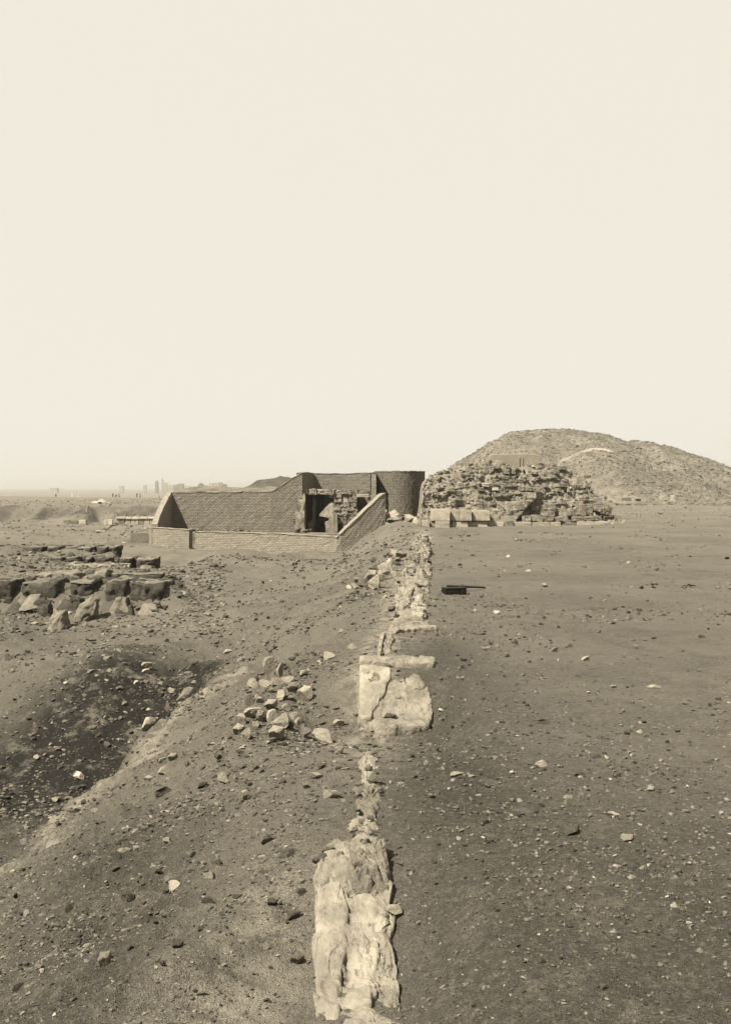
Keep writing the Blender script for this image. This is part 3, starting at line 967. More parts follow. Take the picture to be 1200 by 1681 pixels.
# ---------------------------------------------------------------- ruined chapel in the court
def chapel():
    Y = 57.6
    e = empty('ruined_chapel', at(545, 882, Y), 'ruined chapel front with dark doorway and a leaning slab inside the brick court', 'ruin')
    b = e.location.copy()
    def slab(name, mat, px0, px1, py0, py1, y, dep, amp=.06, rotz=0, tilt=(0, 0), n=6, seed=None):
        p0, p1 = at(px0, py1, y), at(px1, py0, y)
        return block(name, mat, Vector(((p0.x + p1.x) / 2, y + dep / 2, p0.z)) - b, (p1.x - p0.x, dep, p1.z - p0.z), rotz, e, amp, seed, n, tilt)
    # side walls, rear and roof keep the chamber dark
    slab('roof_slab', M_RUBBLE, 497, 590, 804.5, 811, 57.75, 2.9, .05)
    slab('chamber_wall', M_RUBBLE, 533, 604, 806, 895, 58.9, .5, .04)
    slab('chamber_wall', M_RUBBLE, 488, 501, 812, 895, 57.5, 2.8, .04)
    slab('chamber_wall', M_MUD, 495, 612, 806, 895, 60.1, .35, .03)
    # plastered broken edge where the tall wall meets the chapel
    slab('broken_jamb', M_CORE, 484, 500.5, 842, 876, 56.72, .9, .13, seed=1)
    slab('broken_jamb', M_CORE, 489, 501, 815, 846, 56.80, .9, .13, seed=2)
    for k in range(46):
        px = R.uniform(478, 500); py = R.uniform(812, 874)
        if px < np.interp(py, [812, 835, 874], [492, 480, 482]): continue
        p = at(px, py, 56.86); s = R.uniform(.08, .15)
        stone_obj('jamb_stone', (M_RUBBLE, M_PALE, M_MID)[R.randrange(3)], p - b, (s * 1.4, s, s * .8), (0, R.uniform(-.4, .4), R.uniform(0, 3)), e)
    # lintel stones
    px = 497
    while px < 546:
        w = R.uniform(8, 15)
        slab('lintel_stone', M_PALE if R.random() < .6 else M_RUBBLE, px, min(px + w, 548), 803.5 + R.uniform(-1.5, 1.5), 812.5 + R.uniform(-.8, .8), 57.35 + R.uniform(-.08, .08), .7, .12, n=4)
        px += w + .4
    # standing remains in the doorway
    slab('doorway_post', M_CORE, 511.5, 516.5, 822, 868, 58.3, .35, .22, tilt=(0, .05), seed=3)
    slab('doorway_post', M_CORE, 506, 515, 857, 880, 58.2, .5, .2, seed=4)
    # leaning slab (fragment of vault)
    p = at(524.5, 847, 57.45)
    bm = bmesh.new()
    prof = [(0, 0), (.62, -.12), (.80, .30), (.86, .62), (.70, .83), (.36, .50), (.02, .12)]
    fr = [bm.verts.new((x, .0 + .20 * z, z)) for x, z in prof]; bk = [bm.verts.new((x + .05, .32 + .2 * z, z + .02)) for x, z in prof]
    bm.faces.new(fr); bm.faces.new(bk[::-1])
    for i in range(len(prof)):
        j = (i + 1) % len(prof); bm.faces.new([fr[i], bk[i], bk[j], fr[j]])
    bmesh.ops.recalc_face_normals(bm, faces=bm.faces)
    me = bpy.data.meshes.new('leaning_slab'); bm.to_mesh(me); bm.free()
    link('leaning_slab', me, M_CORE, e, p - b)
    # crumbled pier beside the doorway
    slab('plaster_pier', M_CORE, 540, 554, 846, 890, 57.15, .6, .12, n=8, seed=6)
    slab('plaster_pier', M_CORE, 534, 546, 858, 890, 57.3, .5, .16, n=8, seed=2)
    # rubble masonry in courses
    rows = [(807, 812), (812, 818), (818, 825), (825, 832), (832, 839), (839, 846), (846, 853), (853, 860), (860, 868), (868, 878)]
    for k, (a, c) in enumerate(rows):
        px = 541 if k < 2 else 546 + R.uniform(-2, 3)
        end = 587 if k in (1, 2, 3, 4, 5) else 600
        while px < end - 2:
            w = min(R.uniform(4.5, 11), end - px)
            if not (a > 855 and 552 < px + w / 2 < 561):
                slab('masonry_stone', (M_RUBBLE, M_MID, M_RUBBLE, M_PALE)[R.randrange(4)], px, px + w, a + R.uniform(-.5, .5), c, 57.55 + R.uniform(-.09, .06), .5, .13, R.uniform(-.06, .06), n=3)
            px += w + .25
    px = 545
    while px < 588:                      # tumbled stones on top
        s = R.uniform(.15, .35)
        stone_obj('top_stone', (M_PALE, M_RUBBLE)[R.randrange(2)], at(px, 807, 57.6) - b + Vector((0, R.uniform(0, .4), -.05)), (s * 1.3, s, s * .75), (0, 0, R.uniform(0, 3)), e)
        px += R.uniform(3, 7)
    # small opening with a pale lintel
    slab('window_lintel', M_CASING, 585, 606, 811, 816.3, 57.35, .5, .04, n=4)
    slab('window_jamb', M_RUBBLE, 603.8, 612, 816.5, 872, 57.45, 1.2, .05, n=4)
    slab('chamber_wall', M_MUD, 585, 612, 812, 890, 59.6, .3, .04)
    slab('chamber_wall', M_RUBBLE, 585, 612, 843, 890, 57.7, .5, .06)
chapel()

# rubble piled along the foot of the tall wall (seen over the low wall)
for k, (a, b_) in enumerate(((292, 338), (368, 418), (484, 515))):
    n = 16 if k < 2 else 10
    for i in range(n):
        px = R.uniform(a, b_); Y = 56.6 - .5 * R.random()
        p = at(px, 874.5, Y); s = R.uniform(.14, .30)
        o = stone_obj('rubble_stone', (M_RUBBLE, M_MID, M_DARK)[R.randrange(3)], p + Vector((0, 0, R.uniform(-.12, .10))), (s * 1.3, s, s * .8), (R.uniform(-.3, .3), 0, R.uniform(0, 3)))
        tag(o, ('rubble stone heaped at the tall wall\'s foot beside the sloping end wall', 'rubble stone heaped at the middle of the tall wall\'s foot', 'rubble stone on the sill below the dark chapel doorway')[k], 'stone',
            ('rubble heap by the sloping end wall', 'rubble heap at the middle of the tall wall', 'stones on the chapel sill')[k])
# the ledge they lie on
o = link('earth_ledge', rough_mesh('earth_ledge', 12.5, 1.6, 1.2, 4, 14, .05, 3), M_MUD_LT, None, at(400, 875, 56.0) + Vector((0, 0.35, -1.25)))
tag(o, 'ledge of trodden earth between the low wall and the tall brick wall', 'earth ledge')

# ---------------------------------------------------------------- remains of the plastered wall line (near to far)
def lump_mesh(name, sx, sy, sz, seed, nx=26, nz=30, ny=12, amp=.06, freq=3.0, taper=0.0, spread=0.0, crag=0.0, wavy=0.0):
    """a crumbled mass, base z = -sz, top z = 0, front at y = 0 going back to sy"""
    bm = bmesh.new()
    bmesh.ops.create_grid(bm, x_segments=1, y_segments=1, size=.5)
    bm.clear()
    off = Vector((seed * 7.1, seed * 2.3, seed * 4.9))
    vert = {}
    def V(i, j, k):
        if (i, j, k) in vert: return vert[(i, j, k)]
        u, w, h = i / nx, j / ny, k / nz
        x = (u - .5) * sx * (1 - taper * h); y = w * sy; z = -sz + sz * h
        y -= spread * (1 - h) ** 1.5
        if wavy: z += h * (wavy * (mnoise.noise(Vector((x * 1.1, seed * 3.1, 0))) - .15) + wavy * .5 * mnoise.noise(Vector((x * 3.7, y * 2, seed)))) * min(1.0, 1.0)
        # soften the corners
        q = Vector((x, y, z))
        n1 = mnoise.noise_vector(q * freq + off) * amp
        n2 = mnoise.noise_vector(q * freq * 3.1 + off) * amp * .45
        n3 = mnoise.noise_vector(q * freq * 9 + off) * amp * .18
        rd = abs(mnoise.noise(q * freq * 1.7 + off * 2)) * crag
        q = q + n1 + n2 + n3
        ex, ez = min(u, 1 - u), 1 - h
        q.y += .05 * max(0, 1 - ex / .08) ** 2 + .05 * max(0, 1 - ez / .06) ** 2 + rd
        v = bm.verts.new(q); vert[(i, j, k)] = v
        return v
    def quad(a, b, c, d): bm.faces.new([V(*a), V(*b), V(*c), V(*d)])
    for i in range(nx):
        for k in range(nz):
            quad((i, 0, k), (i + 1, 0, k), (i + 1, 0, k + 1), (i, 0, k + 1))
    for i in range(nx):
        for j in range(ny):
            quad((i, j, nz), (i + 1, j, nz), (i + 1, j + 1, nz), (i, j + 1, nz))
    for j in range(ny):
        for k in range(nz):
            quad((0, j, k), (0, j, k + 1), (0, j + 1, k + 1), (0, j + 1, k))
            quad((nx, j, k), (nx, j + 1, k), (nx, j + 1, k + 1), (nx, j, k + 1))
    bmesh.ops.recalc_face_normals(bm, faces=bm.faces)
    for f in bm.faces: f.smooth = True
    me = bpy.data.meshes.new(name); bm.to_mesh(me); bm.free()
    return me

def plate_mesh(name, outline, thick, seed, amp=.008, n=14):
    """a slab of plaster: outline (x, z) polygon, front at y = 0"""
    bm = bmesh.new()
    vs = [bm.verts.new((x, 0, z)) for x, z in outline]
    f = bm.faces.new(vs)
    bmesh.ops.triangulate(bm, faces=[f])
    for _ in range(3):
        bmesh.ops.subdivide_edges(bm, edges=[e for e in bm.edges if e.calc_length() > .04], cuts=1)
        bmesh.ops.triangulate(bm, faces=bm.faces[:])
    r = bmesh.ops.extrude_face_region(bm, geom=bm.faces[:])
    for v in [g for g in r['geom'] if isinstance(g, bmesh.types.BMVert)]: v.co.y += thick
    off = Vector((seed * 3.3, seed, seed * 2.1))
    for v in bm.verts:
        v.co += mnoise.noise_vector(v.co * 9 + off) * amp + mnoise.noise_vector(v.co * 30 + off) * amp * .5
    bmesh.ops.recalc_face_normals(bm, faces=bm.faces)
    me = bpy.data.meshes.new(name); bm.to_mesh(me); bm.free()
    return me

def plan_mesh(name, poly, zfun, base, thick, step=.012, relief=.012, freq=9.0, ragged=.02, seed=1, dome=0.0, holes=(), rim=.012, n=150, rings=34, rows=9):
    """a broken piece of wall: plan outline (x, y), worn upper surface zfun(x, y), rough sides going down"""
    P = np.array(poly, dtype=float)
    L = np.concatenate([[0], np.cumsum(np.hypot(*np.diff(np.vstack([P, P[:1]]), axis=0).T))])
    t = np.linspace(0, L[-1], n, endpoint=False)
    Q = np.vstack([P, P[:1]])
    O = np.stack([np.interp(t, L, Q[:, 0]), np.interp(t, L, Q[:, 1])], -1)
    O = O + ragged * .6 * np.stack([fbm(O[:, 0] * 11, O[:, 1] * 11, 4, seed), fbm(O[:, 0] * 11 + 7, O[:, 1] * 11, 4, seed + 2)], -1)
    C = O.mean(0)
    mid = P.mean(0)
    V = []
    for k in range(rings):                                     # upper surface, from the middle to the rim
        f = (k + .02) / (rings - 1)
        f = min(f, 1.0)
        q = C + (O - C) * f
        z = zfun(q[:, 0], q[:, 1])
        z = z + relief * fbm(q[:, 0] * freq, q[:, 1] * freq, 5, seed + 5) + relief * .7 * np.abs(fbm(q[:, 0] * freq * 2.7, q[:, 1] * freq * 2.7, 3, seed + 6))
        crk = np.abs(fbm(q[:, 0] * freq * .6 + 4, q[:, 1] * freq * .6, 3, seed + 12))
        z = z - relief * 1.4 * np.clip(.10 - crk, 0, 1) / .10
        z = z - (dome + rim) * f ** 6
        for (hx_, hy_, hr, hd) in holes:
            z = z - hd * sstep(1.0, .7, np.hypot((q[:, 0] - hx_) / hr, (q[:, 1] - hy_) / (hr * 1.2)) + .25 * fbm(q[:, 0] * 25, q[:, 1] * 25, 2, seed))
        V.append(np.column_stack([q, z]))
    top = V[-1]
    out = (O - C) / (np.linalg.norm(O - C, axis=1)[:, None] + 1e-6)
    for k in range(1, rows + 1):                               # sides
        f = k / rows
        q = O + out * (.03 * f + .035 * fbm(t * 6, np.full(n, f * 5.0), 3, seed + 20)[:, None] * min(1, f * 3))
        V.append(np.column_stack([q, top[:, 2] - thick * f]))
    V = np.vstack(V) - np.array(base)
    m = rings + rows
    i = np.arange(m - 1)[:, None]; j = np.arange(n)[None]; j2 = (j + 1) % n
    F = np.stack([i * n + j, (i + 1) * n + j, (i + 1) * n + j2, i * n + j2], -1).reshape(-1, 4)
    if (np.roll(O[:, 0], -1) * O[:, 1] - O[:, 0] * np.roll(O[:, 1], -1)).sum() > 0: F = F[:, ::-1]
    me = np_mesh(name, V, F, smooth=True)
    return me

def wall_remains():
    def onplane(z0, y0, k):                       # plane z = z0 + k (y - y0), pixel -> point on it
        def f(px, py):
            # EYE - (py-800)/FPX*y = z0 + k (y-y0)
            y = (EYE - z0 + k * y0) / ((py - 800) / FPX + k)
            return ((px - 600) * y / FPX, y)
        return f
    def piece(e, name, mat, f, k, px, lift, **kw):
        z0, y0, kk = k
        b = e.location
        me = plan_mesh(name, [f(*p) for p in px], lambda x, y: z0 + kk * np.maximum(y - y0, -.85) + lift, tuple(b), **kw)
        return link(name, me, mat, e)
    # ---- nearest
    k = (.035, 5.5, .40); f = onplane(*k)
    x, y = f(585, 1480)
    e = empty('wall_stub', (x, y, -.3), 'nearest stub of white plastered wall with crumbled brown top', 'wall stub')
    piece(e, 'core', M_CORE, f, k, [(520, 1416), (534, 1396), (552, 1388), (574, 1378), (600, 1374), (622, 1380), (631, 1402), (628, 1430), (640, 1462), (645, 1500), (642, 1560), (655, 1600), (660, 1760), (516, 1760)], .022, thick=.35, relief=.026, freq=7, ragged=.03, seed=3)
    piece(e, 'plaster_face', M_PLASTER, f, k, [(520, 1424), (533, 1421), (548, 1428), (560, 1424), (563, 1443), (560, 1458), (568, 1478), (574, 1500), (571, 1530), (568, 1560), (562, 1600), (560, 1660), (556, 1740), (518, 1740), (519.5, 1575), (520, 1500)], .036, thick=.3, relief=.007, freq=5, ragged=.010, seed=5)
    piece(e, 'plaster_patch', M_PLASTER, f, k, [(580, 1482), (600, 1472), (624, 1476), (634, 1492), (637, 1520), (632, 1545), (626, 1580), (622, 1640), (604, 1700), (572, 1700), (568, 1620), (574, 1560), (577, 1520)], .034, thick=.25, relief=.020, freq=5, ragged=.03, seed=7, dome=.015)
    piece(e, 'mud_cap', M_CORE_DK, f, k, [(572, 1400), (590, 1380), (612, 1378), (628, 1388), (632, 1410), (630, 1432), (640, 1458), (634, 1472), (606, 1470), (586, 1474), (572, 1465), (562, 1440), (566, 1418)], .040, thick=.2, relief=.035, freq=6, ragged=.03, seed=9, dome=.03, holes=[(*f(606, 1398), .035, .16), (*f(588, 1440), .02, .05)])
    for (px, py, w, h, m) in ((542, 1392, 24, 14, M_MID), (530, 1408, 19, 13, M_CORE_DK), (556, 1402, 19, 13, M_MID), (574, 1384, 20, 11, M_MID), (599, 1380, 20, 11, M_CORE_DK), (622, 1388, 13, 14, M_DARK), (549, 1413, 17, 9, M_MUD),
                              (646, 1489, 30, 13, M_WHITE), (641, 1467, 8, 7, M_WHITE), (519, 1412, 12, 9, M_DARK)):
        x, y = f(px, py + h * .4); s_ = y / FPX
        stone_obj('wall_stone', m, Vector((x, y, k[0] + k[2] * (y - k[1]) - .01)) - e.location, (w * s_, w * s_ * .9, h * s_ * 1.1), (R.uniform(-.2, .2), R.uniform(-.2, .2), R.uniform(-.5, .5)), e, True)
    piece(e, 'loose_plaster', M_CORE, f, k, [(622, 1560), (640, 1548), (650, 1562), (652, 1600), (640, 1640), (618, 1640), (616, 1590)], -.0, thick=.2, relief=.03, ragged=.03, seed=15)
    piece(e, 'loose_plaster', M_CORE, f, k, [(497, 1562), (508, 1548), (519, 1552), (522, 1600), (520, 1650), (494, 1650)], -.04, thick=.25, relief=.03, ragged=.02, seed=16)
    # ---- second, with the square white corner
    k = (.045, 11.3, .52); f = onplane(*k)
    x, y = f(650, 1150)
    e = empty('wall_stub', (x, y, -.4), 'square-topped stub of white plastered wall with a hole near its corner', 'wall stub')
    piece(e, 'core', M_CORE, f, k, [(590, 1091), (640, 1090), (712, 1090), (709, 1120), (708, 1160), (704, 1200), (690, 1213), (660, 1216), (630, 1222), (612, 1214), (610, 1190), (590, 1186)], -.01, thick=.35, relief=.016, freq=4, ragged=.03, seed=21, step=.018)
    piece(e, 'plaster_face', M_PLASTER, f, k, [(590.5, 1096), (604, 1094), (622, 1096), (640, 1100), (641, 1118), (634, 1126), (632, 1140), (624, 1148), (620, 1160), (612, 1172), (610, 1189), (600, 1191), (591, 1188), (590.5, 1140)], .035, thick=.3, relief=.006, freq=4, ragged=.008, seed=23, step=.016, holes=[(*f(618, 1117), .05, .2), (*f(609, 1122), .022, .12)])
    piece(e, 'rim', M_CORE, f, k, [(589.5, 1087), (640, 1087), (680, 1086.5), (708, 1087), (714, 1091), (710, 1098), (680, 1099), (640, 1097), (600, 1096), (590, 1096)], .075, thick=.3, relief=.012, ragged=.015, seed=25, step=.018)
    for (px, py, w, h, m) in ((613, 1200, 20, 16, M_CORE), (617, 1212, 14, 10, M_CORE_DK), (632, 1206, 20, 12, M_CORE), (606, 1226, 22, 16, M_CORE), (640, 1170, 22, 14, M_CORE_DK), (626, 1180, 16, 11, M_CORE_DK), (708, 1117, 11, 8, M_WHITE), (690, 1178, 26, 12, M_CORE), (670, 1196, 30, 12, M_CORE), (656, 1140, 14, 8, M_CORE)):
        x, y = f(px, py + h * .4); s_ = y / FPX
        stone_obj('wall_stone', m, Vector((x, y, k[0] + k[2] * (y - k[1]) - .05)) - e.location, (w * s_, w * s_, h * s_), (R.uniform(-.2, .2), R.uniform(-.2, .2), R.uniform(-.5, .5)), e, True)
    k2 = (.0, 12, .0); f2 = onplane(*k2)
    piece(e, 'plaster_edge', M_PLASTER, f2, k2, [(619, 1092), (623, 1092), (626, 1072), (630, 1052), (632, 1043), (625, 1046), (621, 1066)], .05, thick=.3, relief=.008, ragged=.01, seed=27, step=.018)
    piece(e, 'plaster_edge', M_CORE, f2, k2, [(622, 1090), (644, 1089), (641, 1065), (646, 1043), (632, 1043), (627, 1064)], .015, thick=.3, relief=.012, ragged=.03, seed=28, step=.018)
    piece(e, 'plaster_edge', M_CORE, f2, k2, [(630, 1043), (640, 1036), (664, 1031), (690, 1030), (716, 1031), (716, 1035), (690, 1036), (664, 1038), (648, 1042)], .045, thick=.2, relief=.012, ragged=.03, seed=29, step=.02)
    # ---- third: rough pale face further on
    k = (.03, 19, .02); f = onplane(*k)
    x, y = f(675, 985)
    e = empty('wall_stub', (x, y, -.3), 'low rough pale stub of wall beyond the square-topped one', 'wall stub')
    piece(e, 'core', M_CORE, f, k, [(652, 962), (668, 957), (690, 955), (706, 958), (702, 980), (700, 1005), (696, 1024), (672, 1026), (650, 1022), (648, 1000), (650, 978)], -.0, thick=.3, relief=.06, freq=3, ragged=.06, seed=31, step=.035)
    piece(e, 'plaster_face', M_PLASTER, f, k, [(653, 970), (664, 966), (678, 970), (674, 985), (668, 1000), (660, 1010), (650, 1012), (650, 990)], .06, thick=.3, relief=.03, freq=4, ragged=.05, seed=33, step=.03)
    piece(e, 'plaster_patch', M_PALE, f, k, [(680, 985), (692, 982), (698, 1000), (692, 1022), (678, 1024), (676, 1005)], .05, thick=.3, relief=.04, freq=4, ragged=.05, seed=35, step=.03)
    piece(e, 'core', M_CORE, f, k, [(640, 1040), (652, 1022), (676, 1020), (700, 1022), (712, 1030), (690, 1036), (660, 1038)], -.02, thick=.3, relief=.04, freq=4, ragged=.08, seed=37)
    piece(e, 'core', M_CORE, f, k, [(666, 962), (690, 957), (704, 950), (706, 930), (698, 908), (684, 904), (676, 918), (668, 940)], -.03, thick=.3, relief=.045, freq=2.5, ragged=.15, seed=38)
    piece(e, 'core', M_CORE, f, k, [(682, 908), (698, 906), (702, 890), (698, 876), (688, 880), (682, 894)], -.05, thick=.3, relief=.05, freq=2, ragged=.25, seed=39)
    for (px, py, w, h, m) in ((652, 1018, 12, 7, M_MUD), (703, 958, 8, 6, M_DARK), (664, 958, 18, 6, M_CORE), (690, 960, 22, 6, M_CORE), (645, 1003, 12, 6, M_MUD)):
        x, y = f(px, py + h * .4); s_ = y / FPX
        stone_obj('wall_stone', m, Vector((x, y, .0)) - e.location, (w * s_, w * s_, h * s_ * 1.2), (0, R.uniform(-.3, .3), R.uniform(-.3, .3)), e, True)
    # ---- mud ridge between the first and the second stub
    Y = 7.6
    e = empty('mud_ridge', (at(600, 1290, Y).x, Y, gz(0, Y)), 'crumbling brown ridge of mud brick joining the two nearest wall stubs', 'mud ridge')
    b = e.location.copy()
    gf = lambda x, y: ground(x, y)
    fz = onplane(-.03, 7, .0)
    for j, (mat, px) in enumerate(((M_CORE, [(600, 1222), (616, 1222), (620, 1250), (618, 1282), (622, 1300), (600, 1304), (592, 1280), (586, 1262), (590, 1240)]),
                                   (M_CORE_DK, [(590, 1290), (604, 1286), (622, 1290), (630, 1312), (620, 1340), (612, 1360), (590, 1352), (580, 1330), (578, 1306)]),
                                   (M_CORE, [(584, 1340), (602, 1348), (616, 1350), (624, 1368), (612, 1380), (586, 1380), (572, 1372), (576, 1354)]))):
        me = plan_mesh('mud_lump', [fz(*p) for p in px], lambda x, y: ground(x, y) + .018, tuple(b), thick=.25, relief=.022, freq=7, ragged=.04, seed=41 + j, dome=.03, step=.014)
        link('mud_lump', me, mat, e)
    for q in range(22):
        px, py = R.uniform(578, 626), R.uniform(1222, 1385)
        p = hit(px, py); s_ = p.y / FPX * R.uniform(6, 15)
        stone_obj('mud_piece', (M_CORE, M_CORE_DK, M_MID, M_CORE)[R.randrange(4)], p - b + Vector((0, 0, .025)), (s_ * 1.2, s_, s_ * .6), (R.uniform(-.3, .3), R.uniform(-.3, .3), R.uniform(0, 3)), e, True)
    # ---- far pieces of the same line
    for q, (px, py, w, h, m, lab) in enumerate((
            (686, 903, 16, 9, M_WHITE, 'bright white plaster fragment on the terrace edge, farthest of the wall line'),
            (677, 922, 9, 15, M_PALE, 'upright pale sliver of plaster on the terrace edge below the white fragment'),
            (697, 931, 30, 6, M_PALE, 'flat pale plaster sheet lying on the terrace edge above the rough stub'),
            (704, 882, 16, 6, M_PALE, 'flat pale slab lying at the corner of the stone ruin'))):
        p = hit(px, py + h * .4); s_ = p.y / FPX
        o = stone_obj('plaster_fragment', m, p + Vector((0, 0, -.06)), (w * s_, .5, max(h * s_ * .6, .12)), (0, 0, R.uniform(-.2, .2)), None, True)
        tag(o, lab, 'plaster fragment')
wall_remains()

# ---------------------------------------------------------------- black case and rod
def case_and_rod():
    p = hit(746, 976)
    s = p.y / FPX
    bm = bmesh.new(); bmesh.ops.create_cube(bm, size=1)
    for v in bm.verts: v.co = Vector((v.co.x * 37 * s, v.co.y * .22, (v.co.z + .5) * 10 * s))
    bmesh.ops.bevel(bm, geom=bm.edges[:], offset=.012, segments=2, affect='EDGES')
    me = bpy.data.meshes.new('wooden_case'); bm.to_mesh(me); bm.free()
    o = link('wooden_case', me, M_BLACK, None, p + Vector((0, .1, -.01)), (0, 0, .30))
    tag(o, 'long black wooden case lying on the bare terrace under a rod', 'case')
    def bx(name, cx, cz, sx, sy, sz, m):
        b2 = bmesh.new(); bmesh.ops.create_cube(b2, size=1)
        for v in b2.verts: v.co = Vector((v.co.x * sx, v.co.y * sy, v.co.z * sz))
        bmesh.ops.bevel(b2, geom=b2.edges[:], offset=.004, segments=1, affect='EDGES')
        m2 = bpy.data.meshes.new(name); b2.to_mesh(m2); b2.free()
        link(name, m2, m, o, (cx, 0, cz))
    bx('lid', 0, 10 * s + .008, 37.6 * s, .235, .022, M_BLACK)
    for cx in (-11 * s, 11 * s): bx('strap', cx, 5 * s, .035, .226, 10 * s + .004, M_ROD)
    a, c = p + Vector((-.12, .20, 10.4 * s + .02)), hit(796, 966) + Vector((0, 0, .02))
    o = link('rod', tube_mesh('rod', [Vector((0, 0, 0)), (c - a) * .5, c - a], [.022, .022, .016]), M_ROD, None, a)
    tag(o, 'thin dark rod leaning across the black wooden case', 'rod')
case_and_rod()

# ---------------------------------------------------------------- mud-brick trench walls on the left
def mud_wall(label, px0, px1, py_top, Y, zb, depth=.7, mat=M_MUD, gaps=(), seed=0, pale_top=True):
    """upstanding mud brick, its top about level with the ground behind it"""
    s = Y / FPX
    cx0 = ((px0 + px1) / 2 - 600) * s
    e = empty('mud_brick_wall', (cx0, Y, zb), label, 'mud wall')
    zt = EYE - (py_top - 800) * s
    h = zt - zb
    xs = [px0] + [q for gp in gaps for q in gp] + [px1]
    for k in range(0, len(xs), 2):
        w = (xs[k + 1] - xs[k]) * s
        if w < .05: continue
        cx = ((xs[k] + xs[k + 1]) / 2 - 600) * s - cx0
        nx = max(8, int(w / .05))
        hh = h * R.uniform(.94, 1.0)
        link('wall_section', lump_mesh('wall_section', w, depth, hh, 60 + seed * 7 + k, nx, 16, 12, .06, 3.2, .03, .07, .14, wavy=.10), mat, e, (cx, R.uniform(-.10, .10), hh), (0, 0, R.uniform(-.06, .06)))
        if pale_top:  # sunlit top of the mud brick put into a paler layer
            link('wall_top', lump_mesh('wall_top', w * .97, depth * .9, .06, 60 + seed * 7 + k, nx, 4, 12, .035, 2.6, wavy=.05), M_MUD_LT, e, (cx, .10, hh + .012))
    for k in range(int((px1 - px0) / 26)):          # fallen earth against the foot
        px = R.uniform(px0 + 5, px1 - 5)
        wv = R.uniform(.35, .8)
        link('fallen_earth', lump_mesh('fallen_earth', wv, .5, h * R.uniform(.3, .65), 200 + k + seed * 11, 14, 10, 10, .07, 3, .45, .35, .05), (M_MUD_LT, M_MUD)[R.random() < .4], e, ((px - 600) * s - cx0, -.22, h * R.uniform(.32, .6)))
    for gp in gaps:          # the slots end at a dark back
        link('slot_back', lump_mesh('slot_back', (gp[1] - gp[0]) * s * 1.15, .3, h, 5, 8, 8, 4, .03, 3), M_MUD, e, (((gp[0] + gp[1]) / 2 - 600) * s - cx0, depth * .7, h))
    return e
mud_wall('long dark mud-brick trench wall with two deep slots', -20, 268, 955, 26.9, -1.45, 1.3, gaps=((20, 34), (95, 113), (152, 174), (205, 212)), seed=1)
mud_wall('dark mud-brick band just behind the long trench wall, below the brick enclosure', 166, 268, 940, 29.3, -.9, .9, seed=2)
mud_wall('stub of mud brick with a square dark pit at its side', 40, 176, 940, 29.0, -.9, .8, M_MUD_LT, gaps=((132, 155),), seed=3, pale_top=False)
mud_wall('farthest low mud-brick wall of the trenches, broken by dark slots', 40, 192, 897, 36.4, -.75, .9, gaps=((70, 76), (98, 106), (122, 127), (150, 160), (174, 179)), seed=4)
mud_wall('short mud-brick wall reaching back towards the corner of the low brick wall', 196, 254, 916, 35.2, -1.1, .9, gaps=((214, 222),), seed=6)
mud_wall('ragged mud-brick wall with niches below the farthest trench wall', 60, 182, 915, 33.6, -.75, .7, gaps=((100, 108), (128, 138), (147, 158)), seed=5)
def pillar(label, px, py_bot, w, h, lean, mat, seed):
    g = hit(px, py_bot); s = g.y / FPX
    o = link('mud_pillar', lump_mesh('mud_pillar', w * s, w * s * .9, h * s + .12, seed, 18, 20, 12, .09, 3, .45, .12, .05), mat, None, g + Vector((0, 0, h * s)), (0, lean, 0))
    tag(o, label, 'mud pillar')
pillar('pale rounded mud pillar at the edge of the dark trenches', 97, 1034, 30, 32, .1, M_MUD_LT, 71)
pillar('leaning pale mud stump beside the rounded mud pillar', 152, 1018, 30, 34, .45, M_MUD_LT, 72)
pillar('dark squat mud stump between the trench wall and the pale pillar', 125, 1005, 26, 22, 0, M_MUD, 73)
pillar('dark mud stump at the outer end of the trenches', 72, 1010, 26, 20, 0, M_MUD, 74)
# thin white course and an upright bank face in the trenches
def thin_course(label, px0, px1, py, mat, h=3.0, dep=.3):
    a = hit((px0 + px1) / 2, py)
    Y = a.y; s = Y / FPX
    o = link('stone_course', wall_mesh('stone_course', [((px0 - 600) * s, Y, a.z - .2, EYE - (py - h - 800) * s), ((px1 - 600) * s, Y, a.z - .2, EYE - (py - h - 801) * s)], dep, .12, .02, int(px0)), mat)
    tag(o, label, 'stone course')
thin_course('thin white course of stone running through the trenches', 108, 212, 930, M_PALE, 3)
thin_course('thin pale strip of stone on the slope beyond the dark hollow', 292, 340, 1131, M_MID, 1.4, .05)
# ---------------------------------------------------------------- stone courses beyond the trenches
def ashlar(name, label, px0, px1, py0, py1, Y, mat, n, group=None, top=None):
    e = empty(name, at((px0 + px1) / 2, py1, Y), label, 'stone wall')
    b = e.location.copy()
    x = px0; w = (px1 - px0) / n
    while x < px1 - 1:
        ww = min(w * R.uniform(.7, 1.3), px1 - x)
        p0, p1 = at(x, py1 + 2, Y), at(x + ww, py0, Y)
        block('stone_block', mat if R.random() < .75 else M_MID, Vector(((p0.x + p1.x) / 2, Y, p0.z)) - b, (p1.x - p0.x, .5, (p1.z - p0.z) * R.uniform(.85, 1.05)), R.uniform(-.05, .05), e, .05)
        x += ww + .4
    if top:
        x = px0 + 2
        while x < px1 - 2:
            ww = min(R.uniform(9, 18), px1 - x)
            p0, p1 = at(x, py0 + .3, Y), at(x + ww, py0 - top, Y)
            block('cap_slab', M_WHITE, Vector(((p0.x + p1.x) / 2, Y - .05, p0.z)) - b, (p1.x - p0.x, .6, p1.z - p0.z), 0, e, .04)
            x += ww + .3
    return e
ashlar('stone_wall', 'low pale ashlar wall with white cap slabs behind the sloping brick end wall', 190, 256, 851.5, 859.5, 84, M_PALE, 9, top=3)
ashlar('stone_wall', 'short white block of wall left of the capped ashlar wall', 172, 186, 853, 860, 83.5, M_WHITE, 2)
